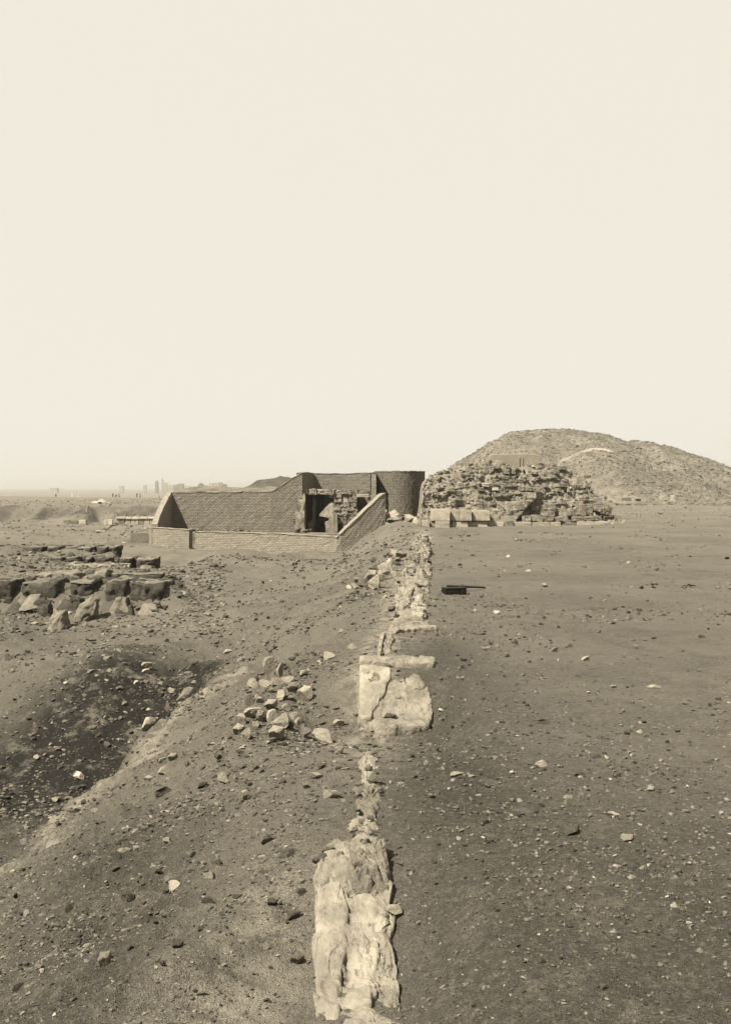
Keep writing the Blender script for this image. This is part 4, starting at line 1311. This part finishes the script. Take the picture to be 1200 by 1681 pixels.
ashlar('stone_wall', 'two low white blocks far out beyond the trenches', 106, 143, 853.5, 858, 86, M_WHITE, 3)
for k in range(15):          # row of dark stones coming forward
    t = k / 14
    px, py = 203 + (160 - 203) * t + R.uniform(-2, 2), 858 + (876 - 858) * t + R.uniform(-1.5, 1)
    p = hit(px, py); s = p.y / FPX
    o = stone_obj('row_stone', (M_RUBBLE, M_DARK, M_MID)[R.randrange(3)] if k < 14 else M_WHITE, p - Vector((0, 0, .05)), (R.uniform(6, 10) * s, .4, R.uniform(4, 7) * s), (0, 0, R.uniform(0, 3)))
    tag(o, ('first', 'second', 'third', 'fourth', 'fifth', 'sixth', 'seventh', 'eighth', 'ninth', 'tenth', 'eleventh', 'twelfth', 'thirteenth', 'fourteenth')[k] + ' stone in the row running forward from the capped ashlar wall' if k < 14 else 'white stone ending the row that runs forward from the ashlar wall', 'stone', 'row of stones by the ashlar wall' if k < 14 else None)
for k in range(34):
    px, py = R.uniform(196, 246), R.uniform(861, 899)
    p = hit(px, py); s = p.y / FPX
    o = stone_obj('fallen_stone', (M_RUBBLE, M_MID, M_DARK, M_PALE)[R.randrange(4)], p - Vector((0, 0, .04)), (R.uniform(3, 7) * s, .25, R.uniform(2, 4.5) * s), (0, 0, R.uniform(0, 3)))
    tag(o, pile_label(px, py, 9, (5, 8, 10)[k % 3], ('grey', 'dark', 'pale')[k % 3] if False else 'fallen', (196, 861, 246, 899), 'the ground below the ashlar wall'), 'stone', 'fallen stones below the ashlar wall')
# far row of pale blocks on the right, before the great heap
for (a, b_, t, u, lab) in ((1006, 1016, 819.5, 823.5, 'low pale block just beyond the end of the stone ruin'), (1034, 1058, 815, 821.5, 'long pale block before the foot of the spoil heap'),
                           (1022, 1034, 817, 821, 'low grey block joined to the long pale block'), (1082, 1090, 814.5, 819, 'small tilted pale block between the long block and the upright stone'), (1100.5, 1105.5, 813, 823, 'upright pale stone at the foot of the spoil heap')):
    Y = 118.0
    p0, p1 = at(a, u + 1, Y), at(b_, t, Y)
    o = block('stone_block', M_CASING if 'grey' not in lab else M_MID, Vector(((p0.x + p1.x) / 2, Y, p0.z)), (p1.x - p0.x, .7, p1.z - p0.z), R.uniform(-.1, .1), None, .08)
    tag(o, lab, 'stone block')
rs = np.random.RandomState(31); n = 900
X = rs.uniform(27, 46, n); Yv = rs.uniform(112, 128, n); Z = ground(X, Yv)
s_ = np.clip(.16 * np.exp(rs.normal(0, .5, n)), .06, .5)
o = link('foot_rubble', scatter_mesh('foot_rubble', np.stack([X, Yv, Z], -1), np.stack([s_ * 1.3, s_, s_ * .7], -1), tones(n, rs), seed=33), M_HEAPST)
tag(o, 'scatter of small stones along the foot of the spoil heap', kind='stuff')
p = at(1044, 822, 117)
o = link('dark_stone', stone_mesh('plain', 3).copy(), M_DARK, None, p + Vector((0, -.6, -.05)), (0, 0, .3), (.75, .5, .32)); tag(o, 'dark stone lying before the long pale block', 'stone')

# ---------------------------------------------------------------- far plain: lime heap, marker, people, town
def heap_mesh(name, rx, ry, h, seed):
    V, F = ICO3[0].copy(), ICO3[1]
    V = V * np.array([rx, ry, h])
    V[:, 2] = np.where(V[:, 2] < 0, V[:, 2] * .2, V[:, 2])
    nz = fbm(V[:, 0] * 2, V[:, 1] * 2 + V[:, 2], 3, seed)
    V = V * (1 + .18 * nz[:, None])
    return np_mesh(name, V, F, smooth=True)
Yh = 121.0
e = empty('lime_heap', (at(168, 0, Yh).x, Yh, gz(at(168, 0, Yh).x, Yh)), 'white heap of lime on the far plain', 'heap')
link('mound', heap_mesh('mound', .95, .8, .50, 3), M_LIME, e); link('mound', heap_mesh('mound', .65, .6, .33, 4), M_LIME, e, (-.55, -.2, 0)); link('mound', heap_mesh('mound', .5, .5, .2, 6), M_LIME, e, (.75, -.1, 0))
p = hit(144, 842)
o = link('marker_stone', lump_mesh('marker_stone', .22, .18, .75, 5, 6, 12, 5, .05, 3, .3), M_PALE, None, p + Vector((0, 0, .68)), (0, .15, 0)); tag(o, 'pale leaning marker stone standing on the dark bank', 'marker stone')

def person_mesh(name, joints, bones, rad):
    me = bpy.data.meshes.new(name)
    names = list(joints)
    me.from_pydata([joints[k] for k in names], [(names.index(a), names.index(b_)) for a, b_ in bones], [])
    o = bpy.data.objects.new(name, me); COL.objects.link(o)
    sk = o.modifiers.new('skin', 'SKIN'); sk.use_smooth_shade = True
    su = o.modifiers.new('sub', 'SUBSURF'); su.levels = 1; su.render_levels = 1
    sv = me.skin_vertices[0].data
    for i, k in enumerate(names):
        r = rad[k]; sv[i].radius = r if isinstance(r, tuple) else (r, r)
        sv[i].use_root = (k == 'pelvis')
    dg = bpy.context.evaluated_depsgraph_get(); dg.update()
    out = bpy.data.meshes.new_from_object(o.evaluated_get(dg))
    bpy.data.objects.remove(o)
    out.name = name
    return out
J = dict(pelvis=(0, 0, .95), waist=(0, 0, 1.12), chest=(0, 0, 1.32), neck=(0, 0, 1.47), head=(0, .01, 1.60), crown=(0, .01, 1.70),
         shl=(-.19, 0, 1.40), ell=(-.25, .02, 1.13), hal=(-.23, .10, .88), shr=(.19, 0, 1.40), elr=(.25, .02, 1.13), har=(.22, .12, .9),
         hil=(-.10, 0, .88), knl=(-.12, .02, .50), fol=(-.13, 0, .06), hir=(.10, 0, .88), knr=(.13, .05, .50), fore=(.15, -.04, .06))
B = [('pelvis', 'waist'), ('waist', 'chest'), ('chest', 'neck'), ('neck', 'head'), ('head', 'crown'), ('chest', 'shl'), ('shl', 'ell'), ('ell', 'hal'), ('chest', 'shr'), ('shr', 'elr'), ('elr', 'har'),
     ('pelvis', 'hil'), ('hil', 'knl'), ('knl', 'fol'), ('pelvis', 'hir'), ('hir', 'knr'), ('knr', 'fore')]
RAD = dict(pelvis=(.17, .13), waist=(.15, .12), chest=(.17, .12), neck=.06, head=.095, crown=.08, shl=.075, ell=.055, hal=.04, shr=.075, elr=.055, har=.04, hil=.11, knl=.10, fol=.11, hir=.11, knr=.10, fore=.11)
def pose(**kw):
    j = dict(J); j.update(kw); return j
PM = {'stand': person_mesh('person_standing', J, B, RAD),
      'stride': person_mesh('person_striding', pose(knl=(-.1, .22, .52), fol=(-.1, .30, .06), knr=(.1, -.05, .5), fore=(.1, -.32, .08), hal=(-.24, -.18, .95), har=(.24, .25, .98)), B, RAD),
      'bend': person_mesh('person_bending', pose(waist=(.12, .02, 1.05), chest=(.33, .03, 1.10), neck=(.47, .03, 1.10), head=(.58, .03, 1.06), crown=(.67, .03, 1.03), shl=(.36, -.17, 1.06), ell=(.40, -.18, .80), hal=(.46, -.14, .55), shr=(.36, .2, 1.06), elr=(.40, .22, .80), har=(.48, .16, .55)), B, RAD),
      'squat': person_mesh('person_squatting', pose(pelvis=(0, 0, .32), waist=(.06, 0, .48), chest=(.14, 0, .66), neck=(.2, 0, .8), head=(.24, 0, .92), crown=(.26, 0, 1.0), shl=(.15, -.19, .72), ell=(.30, -.2, .5), hal=(.45, -.12, .5), shr=(.15, .19, .72), elr=(.3, .2, .5), har=(.45, .12, .5),
                                                   hil=(.04, -.12, .3), knl=(.36, -.16, .52), fol=(.2, -.15, .06), hir=(.04, .12, .3), knr=(.36, .16, .52), fore=(.2, .15, .06)), B, RAD)}
def head_wrap(parent, pos, mat):
    V = ICO2[0] * np.array([.125, .13, .075]); link('turban', np_mesh('turban', V, ICO2[1], smooth=True), mat, parent, pos)
people = [('stand', 186, M_CLOTH_DK, 378, .3, 'person in a dark robe standing upright at the outer side of the group of three'),
          ('bend', 190.5, M_CLOTH_DK, 377, 0, 'person in a dark robe bending over in the middle of the group of three'),
          ('stride', 196, M_CLOTH_DK, 376, -1.2, 'person in a dark robe striding at the inner side of the group of three'),
          ('stand', 225.5, M_CLOTH_DK, 372, .8, 'person in a dark robe, shorter-looking of the pair near the brick wall'),
          ('stride', 230.5, M_CLOTH_DK, 366, -1.4, 'person in a dark robe striding, nearer the brick wall of the pair'),
          ('squat', 261, M_CLOTH_DK, 330, .2, 'person in dark clothes squatting on the plain just above the sloping brick wall'),
          ('stand', 119.5, M_CLOTH_WH, 372, 0, 'person in a white robe, outer one of two far out on the plain'),
          ('stride', 130, M_CLOTH_WH, 372, 1.2, 'person in a white robe, inner one of two far out on the plain'),
          ('stand', 92.5, M_CLOTH_DK, 380, .2, 'lone person in grey far out on the plain beyond the two in white')]
for (ps, px, m, Y, rz, lab) in people:
    x = (px - 600) * Y / FPX
    me = PM[ps].copy(); me.materials.clear(); me.materials.append(m)
    o = link('person', me, None, None, (x, Y, gz(x, Y) - .02), (0, 0, rz)); tag(o, lab, 'person', 'people on the far plain')
    hp = {'stand': (0, .01, 1.70), 'stride': (0, .01, 1.70), 'bend': (.63, .03, 1.08), 'squat': (.26, 0, 1.0)}[ps]
    head_wrap(o, hp, M_CLOTH_WH if m is M_CLOTH_WH else M_SKIN)

def house(px0, px1, py_top, Y, label, mat, tower=False, dome=False, wins=2, cat='house'):
    s = Y / FPX
    x0, x1 = (px0 - 600) * s, (px1 - 600) * s
    z0 = gz((x0 + x1) / 2, Y) - .3; z1 = EYE - (py_top - 800) * s
    e = empty('town_tower' if tower else 'town_house', ((x0 + x1) / 2, Y, z0), label, cat)
    w, h, d = x1 - x0, z1 - z0, max(4.0, (x1 - x0) * .8)
    def box(name, m, cx, cy, cz, sx, sy, sz):
        bm = bmesh.new(); bmesh.ops.create_cube(bm, size=1)
        for v in bm.verts: v.co = Vector((v.co.x * sx, v.co.y * sy, v.co.z * sz))
        bmesh.ops.bevel(bm, geom=bm.edges[:], offset=min(sx, sy, sz) * .04, segments=1, affect='EDGES')
        me = bpy.data.meshes.new(name); bm.to_mesh(me); bm.free()
        return link(name, me, m, e, (cx, cy, cz))
    box('wall', mat, 0, 0, h / 2, w, d, h)
    box('parapet', mat, 0, 0, h + .2, w * 1.02, d * 1.02, .4)
    for k in range(wins):
        box('window', M_OPEN, (k + .5) / wins * w - w / 2, -d / 2, h * .68, .8, .12, 1.1)
    if not tower: box('door', M_OPEN, -w * .1, -d / 2, 1.4, 1.1, .14, 2.2)
    else: box('upper_stage', mat, 0, 0, h + .4 + h * .07, w * .6, d * .6, h * .14)
    return e
TOWN = [(255.5, 260.5, 792, 1250, 'dark square tower of the far town, left of the thin tower', M_TOWN_DK, True, 1), (266, 268.5, 789, 1300, 'thin tall tower rising highest over the far town', M_TOWN, True, 0),
        (270, 275, 793, 1280, 'narrow house at the foot of the thin tower', M_TOWN, False, 1), (276, 287, 797, 1240, 'broad pale house of the far town between two towers', M_TOWN, False, 3),
        (288, 292, 796, 1290, 'small house squeezed beside the broad pale house', M_TOWN_DK, False, 1), (293, 302.5, 794.5, 1260, 'tall grey house in the middle of the far town', M_TOWN_DK, False, 2),
        (304, 312, 798.5, 1230, 'low grey house beside the tall grey house', M_TOWN, False, 2), (313, 328, 799.5, 1250, 'long low pale house before the round tree', M_TOWN, False, 4),
        (338, 342, 797, 1260, 'small pale house beside the round tree', M_TOWN, False, 1), (343.5, 351, 793.5, 1240, 'tall pale house between the round tree and the twin blocks', M_TOWN, False, 2),
        (352, 361, 793, 1260, 'pale twin block of the far town', M_TOWN, False, 2), (361.5, 366, 792.5, 1250, 'dark narrow block between the pale twin block and the dark one', M_TOWN_DK, False, 1),
        (367, 373, 795, 1255, 'low dark block nearest the dark heap', M_TOWN_DK, False, 1), (236, 241, 797, 1350, 'faint small house left of the dark square tower', M_TOWN, False, 1),
        (196, 204, 798.5, 1400, 'faint low house above the group of three people', M_TOWN, False, 1), (84, 96, 801.5, 1500, 'faint broad house at the outer end of the plain', M_TOWN, False, 3)]
for (a, b_, t, Y, lab, m, tw, wn_) in TOWN:
    house(a, b_, t, Y, lab, m, tw, wins=wn_, cat='tower' if tw else 'house')
def far_tree(px, py_top, py_bot, w, Y):
    s = Y / FPX
    x = (px - 600) * s; z0 = gz(x, Y); zt = EYE - (py_top - 800) * s
    e = empty('round_tree', (x, Y, z0), 'dark round-crowned tree standing among the far town houses', 'tree')
    hh = zt - z0
    link('trunk', tube_mesh('trunk', [(0, 0, 0), (.1, 0, hh * .35), (0, .1, hh * .6)], [.45, .35, .2]), M_BARK, e)
    rs = np.random.RandomState(3); n = 1500
    P = rs.normal(size=(n, 3)); P /= np.linalg.norm(P, axis=1)[:, None]; P *= rs.uniform(.5, 1, (n, 1)) ** .5
    P = P * np.array([w * s / 2, w * s / 2, hh * .33]) + np.array([0, 0, hh * .67]); P += rs.normal(size=P.shape) * .3
    S = rs.uniform(.3, .8, (n, 3)); S[:, 2] *= .5
    link('crown', scatter_mesh('crown', P, S, np.ones(n), seed=5), M_LEAF, e)
far_tree(331, 793, 802, 12, 1245)

# ---------------------------------------------------------------- loose stones, one by one
MAT = {'w': M_WHITE, 'p': M_PALE, 'm': M_MID, 'd': M_DARK}
def put_stone(px, py, w, h, tone, label, group=None, flat=1.0, fine=None, sink=.38):
    p = hit(px, py + h * .35)
    s = p.y / FPX
    W, H = w * s, h * s
    o = stone_obj('loose_stone', MAT[tone], p - Vector((0, 0, H * sink)), (W, W * R.uniform(.6, .9) * flat, H * R.uniform(1.1, 1.4)), (R.uniform(-.25, .25), R.uniform(-.25, .25), R.uniform(-.5, .5)), None, (w > 11) if fine is None else fine)
    return tag(o, label, 'stone', group)
SLOPE, TERR, FLAT = 'loose stones on the debris slope', 'loose stones on the bare terrace', 'loose stones on the low ground'
special = [
    (178, 1574, 24, 25, 'p', 'large pale upright stone lowest on the slope, with a black shadow beside it'),
    (286, 1456, 21, 17, 'w', 'bright white rounded stone on the lower slope'),
    (214, 1471, 15, 13, 'd', 'dark rounded stone on the slope left of the bright white stone'),
    (115, 1490, 17, 13, 'd', 'dark stone at the outer lower edge of the slope'),
    (258, 1429, 17, 11, 'm', 'grey rounded stone on the slope above the bright white stone'),
    (274, 1380, 20, 14, 'p', 'pale pointed stone in the middle of the lower slope'),
    (201, 1395, 17, 8, 'p', 'flat pale stone on the dark streak of the slope'),
    (405, 1303, 22, 20, 'p', 'large pale rounded stone below the tumbled stone pile'),
    (367, 1277, 19, 13, 'p', 'pale stone left of and above the large pale rounded stone'),
    (388, 1260, 18, 10, 'm', 'grey flat stone on the slope below the tumbled pile'),
    (527, 1207, 42, 19, 'p', 'broad pale slab with dark lower edge right of the tumbled pile'),
    (547, 1305, 36, 15, 'w', 'bright tilted slab casting a black shadow, above the nearest wall stub'),
    (520, 1273, 27, 11, 'p', 'long pale stone between the broad slab and the bright tilted slab'),
    (504, 1290, 17, 12, 'p', 'small pale angular stone left of the bright tilted slab'),
    (553, 1168, 19, 13, 'p', 'upper of two pale stones left of the square-topped stub'),
    (553, 1186, 19, 12, 'p', 'lower of two pale stones left of the square-topped stub'),
    (537, 1078, 21, 13, 'p', 'pale blocky stone on the slope above the square-topped stub'),
    (562, 1231, 17, 18, 'p', 'pale flat stone sunk in the slope right of the broad slab'),
    (473, 1398, 29, 14, 'd', 'dark pointed stone left of the nearest wall stub'),
    (438, 1376, 22, 16, 'm', 'rough grey stone above the dark pointed stone'),
    (346, 1433, 20, 15, 'p', 'pale knobbly stone in the group on the lower slope'),
    (355, 1413, 17, 13, 'd', 'dark stone just behind the pale knobbly stone'),
    (485, 1573, 22, 20, 'm', 'grey stone beside the foot of the nearest wall stub'),
    (447, 1481, 20, 11, 'd', 'dark flat stone on the slope left of the white plaster face'),
    (493, 1462, 20, 9, 'd', 'thin dark stone touching the white plaster face of the nearest stub'),
    (748, 1270, 27, 8, 'p', 'long flat pale stone on the terrace right of the mud ridge'),
    (893, 1184, 20, 14, 'd', 'dark blocky stone in the middle of the terrace'),
    (765, 1181, 15, 8, 'd', 'thin dark stone on the terrace right of the square-topped stub'),
    (890, 1254, 20, 8, 'w', 'bright oblong stone on the terrace below the dark blocky stone'),
    (977, 1240, 20, 8, 'd', 'dark flat stone on the terrace right of the bright oblong stone'),
    (1012, 1272, 16, 9, 'd', 'dark round stone right of and below the dark flat stone'),
    (1005, 1338, 21, 9, 'w', 'bright narrow chip of stone on the terrace'),
    (1030, 1375, 26, 9, 'p', 'pale flat stone below the bright narrow chip'),
    (940, 1363, 34, 12, 'd', 'broad dark clod on the terrace left of the pale flat stone'),
    (1105, 1486, 10, 8, 'w', 'small white stone lowest at the edge of the terrace'),
    (375, 1068, 14, 7, 'w', 'pale elongated stone with sharp shadow on the low ground'),
    (243, 1186, 24, 26, 'w', 'bright white block on the brim of the dark hollow'),
    (271, 1262, 22, 13, 'p', 'pale stone below the brim of the hollow'),
    (270, 1297, 28, 13, 'd', 'dark wedge of stone lower on the slope below the hollow'),
    (240, 1092, 20, 11, 'p', 'pale rubble stone above the dark hollow'),
    (240, 1101, 14, 6, 'w', 'white flat stone just below the pale rubble stone above the hollow'),
    (130, 1273, 20, 9, 'w', 'white stone on the brim of the hollow, far down its edge'),
    (336, 1288, 20, 10, 'd', 'dark stone on the slope left of the pale large rounded one'),
    (893, 961, 13, 6, 'p', 'pale stone on the terrace beyond the black case'),
    (815, 1005, 12, 6, 'w', 'white stone on the terrace below the black case'),
    (960, 1081, 14, 8, 'w', 'white stone with dark side in the middle distance of the terrace'),
    (893, 1113, 16, 7, 'p', 'pale stone on the terrace above the dark blocky stone'),
]
for (px, py, w, h, t, lab) in special: put_stone(px, py, w, h, t, lab)
small = [  # px, py, w, h, tone
    (156, 1330, 13, 7, 'p'), (138, 1316, 9, 8, 'd'), (327, 1325, 14, 8, 'p'), (279, 1441, 22, 8, 'm'), (247, 1354, 11, 9, 'm'), (318, 1402, 11, 8, 'd'), (267, 1556, 11, 9, 'm'), (291, 1549, 20, 13, 'd'), (342, 1477, 22, 14, 'd'),
    (267, 1580, 14, 10, 'd'), (213, 1556, 10, 7, 'd'), (435, 1553, 13, 11, 'p'), (480, 1500, 26, 12, 'd'), (528, 1257, 18, 9, 'd'), (276, 1162, 12, 9, 'd'), (267, 1247, 13, 9, 'p'), (285, 1243, 16, 10, 'p'), (306, 1252, 12, 9, 'd'),
    (243, 1278, 14, 9, 'p'), (178, 1223, 10, 9, 'd'), (280, 1096, 12, 9, 'd'), (110, 1121, 8, 6, 'w'), (243, 1165, 7, 6, 'w'), (100, 1258, 10, 8, 'p'), (162, 1207, 8, 7, 'm'), (321, 1235, 7, 6, 'd'), (560, 1035, 11, 6, 'p'), (580, 1062, 16, 8, 'p'),
    (276, 1050, 10, 6, 'd'), (253, 1041, 7, 5, 'd'), (195, 1067, 10, 5, 'p'), (360, 1055, 15, 9, 'm'), (402, 1050, 12, 7, 'm'), (243, 956, 8, 6, 'w'), (120, 1032, 13, 6, 'p'), (113, 1029, 9, 5, 'p'), (150, 1049, 17, 6, 'd'), (388, 924, 6, 4, 'd'),
    (400, 1052, 9, 6, 'p'), (450, 1040, 9, 6, 'd'), (407, 923, 8, 5, 'd'), (532, 925, 6, 4, 'd'), (255, 1003, 22, 9, 'd'), (310, 1003, 12, 6, 'd'), (260, 991, 16, 8, 'd'), (643, 1000, 12, 8, 'd'), (622, 1003, 8, 5, 'm'),  # the dark ones by the trenches stand in for small shadows
    (95, 1230, 9, 6, 'm'), (140, 1140, 9, 6, 'm'), (205, 1155, 10, 7, 'm'), (225, 1120, 9, 7, 'w'), (180, 1100, 8, 6, 'p'), (320, 1170, 9, 6, 'd'), (335, 1195, 10, 6, 'd'), (300, 1215, 9, 5, 'm'), (350, 1230, 12, 7, 'm'),
    (430, 1265, 10, 6, 'd'), (455, 1290, 10, 6, 'd'), (470, 1330, 9, 6, 'p'), (420, 1335, 12, 6, 'd'), (385, 1360, 10, 6, 'm'), (365, 1500, 10, 6, 'd'), (415, 1440, 9, 6, 'p'), (160, 1440, 12, 8, 'd'), (190, 1425, 14, 8, 'd'),
    (225, 1345, 12, 6, 'd'), (130, 1400, 10, 6, 'd'), (95, 1350, 12, 6, 'd'), (395, 1545, 9, 6, 'p'), (330, 1525, 11, 7, 'd'), (240, 1510, 10, 6, 'd'), (455, 1535, 8, 6, 'm'), (40, 1380, 14, 9, 'm'), (45, 1500, 16, 10, 'p'), (30, 1620, 18, 12, 'd'), (120, 1640, 14, 9, 'm'), (330, 1630, 16, 10, 'p'), (440, 1640, 13, 9, 'd')]
for (px, py, w, h, t) in small:
    word = {'w': 'white', 'p': 'pale', 'm': 'grey', 'd': 'dark'}[t]
    low = py < 1070 or (px < 260 and py < 1260)
    put_stone(px, py, w, h, t, stone_label(px, py, w, h, word), (FLAT if low else SLOPE) + ', ' + word)
terr = [(932, 1308, 16, 6, 'p'), (1067, 1295, 14, 7, 'p'), (1048, 1200, 9, 7, 'w'), (1007, 1127, 12, 6, 'p'), (1073, 1127, 24, 6, 'p'), (863, 1510, 10, 8, 'p'), (890, 1577, 11, 9, 'd'), (797, 1348, 10, 8, 'd'), (840, 1338, 7, 6, 'w'), (803, 1290, 13, 7, 'd'),
        (867, 937, 12, 5, 'p'), (845, 940, 8, 4, 'm'), (779, 1002, 9, 5, 'p'), (958, 930, 8, 5, 'd'), (834, 913, 7, 5, 'w'), (776, 911, 7, 5, 'm'), (797, 1062, 14, 5, 'p'), (814, 1060, 13, 8, 'm'), (909, 1067, 14, 7, 'm'), (935, 1059, 9, 5, 'd'), (833, 1076, 10, 6, 'd'),
        (1041, 1062, 9, 6, 'p'), (1072, 1047, 9, 5, 'd'), (1101, 1017, 9, 3, 'd'), (949, 1110, 10, 5, 'd'), (979, 1117, 8, 5, 'd'), (1072, 964, 8, 4, 'd'), (1061, 986, 6, 4, 'd'), (658, 1288, 13, 9, 'p'), (700, 1252, 11, 9, 'p'), (708, 1306, 15, 9, 'm'),
        (640, 1352, 9, 7, 'm'), (720, 1385, 8, 6, 'd'), (655, 1390, 10, 7, 'd'), (674, 1433, 7, 6, 'w'), (735, 1480, 7, 5, 'p'), (798, 1440, 9, 7, 'd'), (1115, 1430, 13, 10, 'm'), (1010, 1430, 9, 5, 'm'), (935, 1520, 10, 6, 'd'), (700, 1600, 9, 7, 'p'), (990, 1620, 12, 8, 'm'), (1150, 1560, 12, 8, 'p'), (1160, 1250, 12, 7, 'd'), (1145, 1100, 9, 5, 'p'),
        (755, 927, 7, 4, 'd'), (741, 897, 5, 3, 'd'), (905, 975, 6, 4, 'd'), (1003, 1090, 8, 4, 'm'), (758, 1095, 9, 6, 'd'), (737, 1110, 8, 7, 'd'), (724, 1165, 9, 7, 'w'), (728, 1180, 9, 8, 'd'), (742, 1145, 7, 6, 'p'), (775, 1130, 8, 5, 'm'), (850, 1420, 9, 5, 'm'), (1060, 1530, 8, 5, 'd')]
for (px, py, w, h, t) in terr:
    word = {'w': 'white', 'p': 'pale', 'm': 'grey', 'd': 'dark'}[t]
    put_stone(px, py, w, h, t, stone_label(px, py, w, h, word), TERR + ', ' + word)
pile = [(415, 1125, 15, 12, 'p'), (435, 1125, 18, 8, 'p'), (454, 1120, 15, 11, 'p'), (474, 1119, 17, 9, 'p'), (482, 1130, 17, 12, 'p'), (460, 1140, 10, 14, 'w'), (502, 1143, 19, 18, 'p'), (447, 1158, 16, 11, 'p'), (415, 1171, 24, 9, 'p'), (448, 1180, 13, 18, 'w'), (433, 1178, 14, 16, 'p'),
        (463, 1186, 22, 15, 'm'), (483, 1178, 15, 11, 'p'), (397, 1181, 17, 16, 'p'), (391, 1200, 14, 12, 'm'), (406, 1206, 18, 10, 'm'), (405, 1161, 8, 15, 'm'), (444, 1096, 16, 17, 'p'), (457, 1101, 10, 19, 'm'), (454, 1208, 20, 14, 'p'), (489, 1189, 15, 13, 'm'), (433, 1112, 11, 9, 'm'), (447, 1134, 8, 7, 'p'),
        (498, 1106, 13, 10, 'm'), (425, 1150, 9, 8, 'm'), (470, 1160, 12, 9, 'm'), (478, 1146, 9, 7, 'm'), (421, 1189, 10, 8, 'm'), (500, 1205, 14, 10, 'd'), (494, 1195, 9, 9, 'd'), (410, 1142, 12, 10, 'm'), (465, 1128, 9, 10, 'd'), (469, 1134, 8, 8, 'm'), (427, 1137, 14, 9, 'd'), (412, 1152, 10, 12, 'd'), (476, 1190, 8, 9, 'd')]
for (px, py, w, h, t) in pile:
    t = {'m': 'p', 'd': 'm'}.get(t, t)
    word = {'w': 'white', 'p': 'pale', 'm': 'grey', 'd': 'dark'}[t]
    put_stone(px, py, w * 1.35, h * 1.3, t, pile_label(px, py, w, h, word, (388, 1090, 505, 1212), 'the tumbled pile on the slope'), 'tumbled stone pile, ' + word, fine=True, sink=.15)
pile2 = [(615, 958, 16, 18, 'p'), (582, 962, 8, 8, 'p'), (573, 964, 9, 4, 'w'), (586, 953, 11, 9, 'm'), (615, 943, 16, 11, 'p'), (632, 935, 24, 13, 'm'), (624, 930, 9, 10, 'p'), (652, 933, 15, 10, 'm'), (635, 946, 14, 11, 'p'), (648, 909, 15, 9, 'p'), (640, 923, 12, 9, 'm'), (657, 913, 14, 9, 'd'), (663, 940, 8, 12, 'p'),
         (645, 944, 9, 7, 'm'), (607, 942, 7, 9, 'p'), (613, 932, 11, 8, 'd'), (602, 952, 13, 16, 'd'), (595, 958, 10, 10, 'd'), (603, 962, 9, 7, 'd'), (628, 950, 9, 8, 'd'), (653, 920, 9, 6, 'd'), (622, 942, 10, 8, 'm'), (640, 938, 8, 6, 'd'), (655, 945, 7, 5, 'd'), (668, 925, 9, 8, 'm')]
for (px, py, w, h, t) in pile2:
    t = {'m': 'p', 'd': 'm'}.get(t, t)
    word = {'w': 'white', 'p': 'pale', 'm': 'grey', 'd': 'dark'}[t]
    put_stone(px, py, w * 1.3, h * 1.2, t, pile_label(px, py, w, h, word, (570, 905, 670, 966), 'the heap below the terrace edge'), 'stone heap near the round wall, ' + word, sink=.15)
pile3 = [(627, 843, 5, 15, 'p'), (633, 845, 9, 15, 'p'), (645, 844, 16, 12, 'w'), (651, 854, 14, 10, 'p'), (670, 852, 16, 12, 'w'), (662, 850, 8, 8, 'p'), (680, 855, 14, 11, 'w'), (665, 862, 14, 11, 'p'), (677, 866, 13, 14, 'w'), (696, 860, 17, 16, 'p'), (686, 875, 8, 12, 'w'), (652, 864, 10, 9, 'm'), (635, 862, 9, 7, 'm'), (643, 864, 8, 7, 'd'),
         (704, 828, 11, 16, 'p'), (625, 874, 8, 11, 'm'), (672, 881, 9, 6, 'm'), (615, 864, 7, 6, 'p'), (640, 856, 10, 8, 'm'), (658, 872, 9, 8, 'm'), (648, 878, 8, 6, 'm'), (690, 848, 10, 9, 'p'), (688, 866, 9, 10, 'p')]
for (px, py, w, h, t) in pile3:
    t = {'w': 'p'}.get(t, t)
    word = {'w': 'white', 'p': 'pale', 'm': 'grey', 'd': 'dark'}[t]
    Y = 52.2 - (py - 843) * .05
    s = Y / FPX
    p = at(px, py + h * .5, Y)
    o = stone_obj('footing_stone', MAT[t], p, (w * s * 1.1, .6, h * s * 1.15), (0, R.uniform(-.1, .1), R.uniform(-.3, .3)))
    tag(o, pile_label(px, py, w, h, word, (612, 828, 706, 882), 'the round wall\'s broken footing'), 'stone', 'broken footing of the round wall, ' + word)

# ---------------------------------------------------------------- haze over the plain
bm = bmesh.new(); bmesh.ops.create_cube(bm, size=1)
for v in bm.verts: v.co = Vector((v.co.x * 19000, v.co.y * 19000, -9 + (v.co.z + .5) * 25))
me = bpy.data.meshes.new('haze'); bm.to_mesh(me); bm.free()
hm = bpy.data.materials.new('haze'); hm.use_nodes = True
hn, hl = hm.node_tree.nodes, hm.node_tree.links
hn.clear()
ho = hn.new('ShaderNodeOutputMaterial'); pv = hn.new('ShaderNodeVolumePrincipled')
pv.inputs['Color'].default_value = (1.0, .96, .86, 1); pv.inputs['Density'].default_value = .00045; pv.inputs['Anisotropy'].default_value = .55
hl.new(pv.outputs[0], ho.inputs['Volume'])
o = link('haze', me, hm)
tag(o, 'thin pale dust haze lying over the plain', kind='stuff')
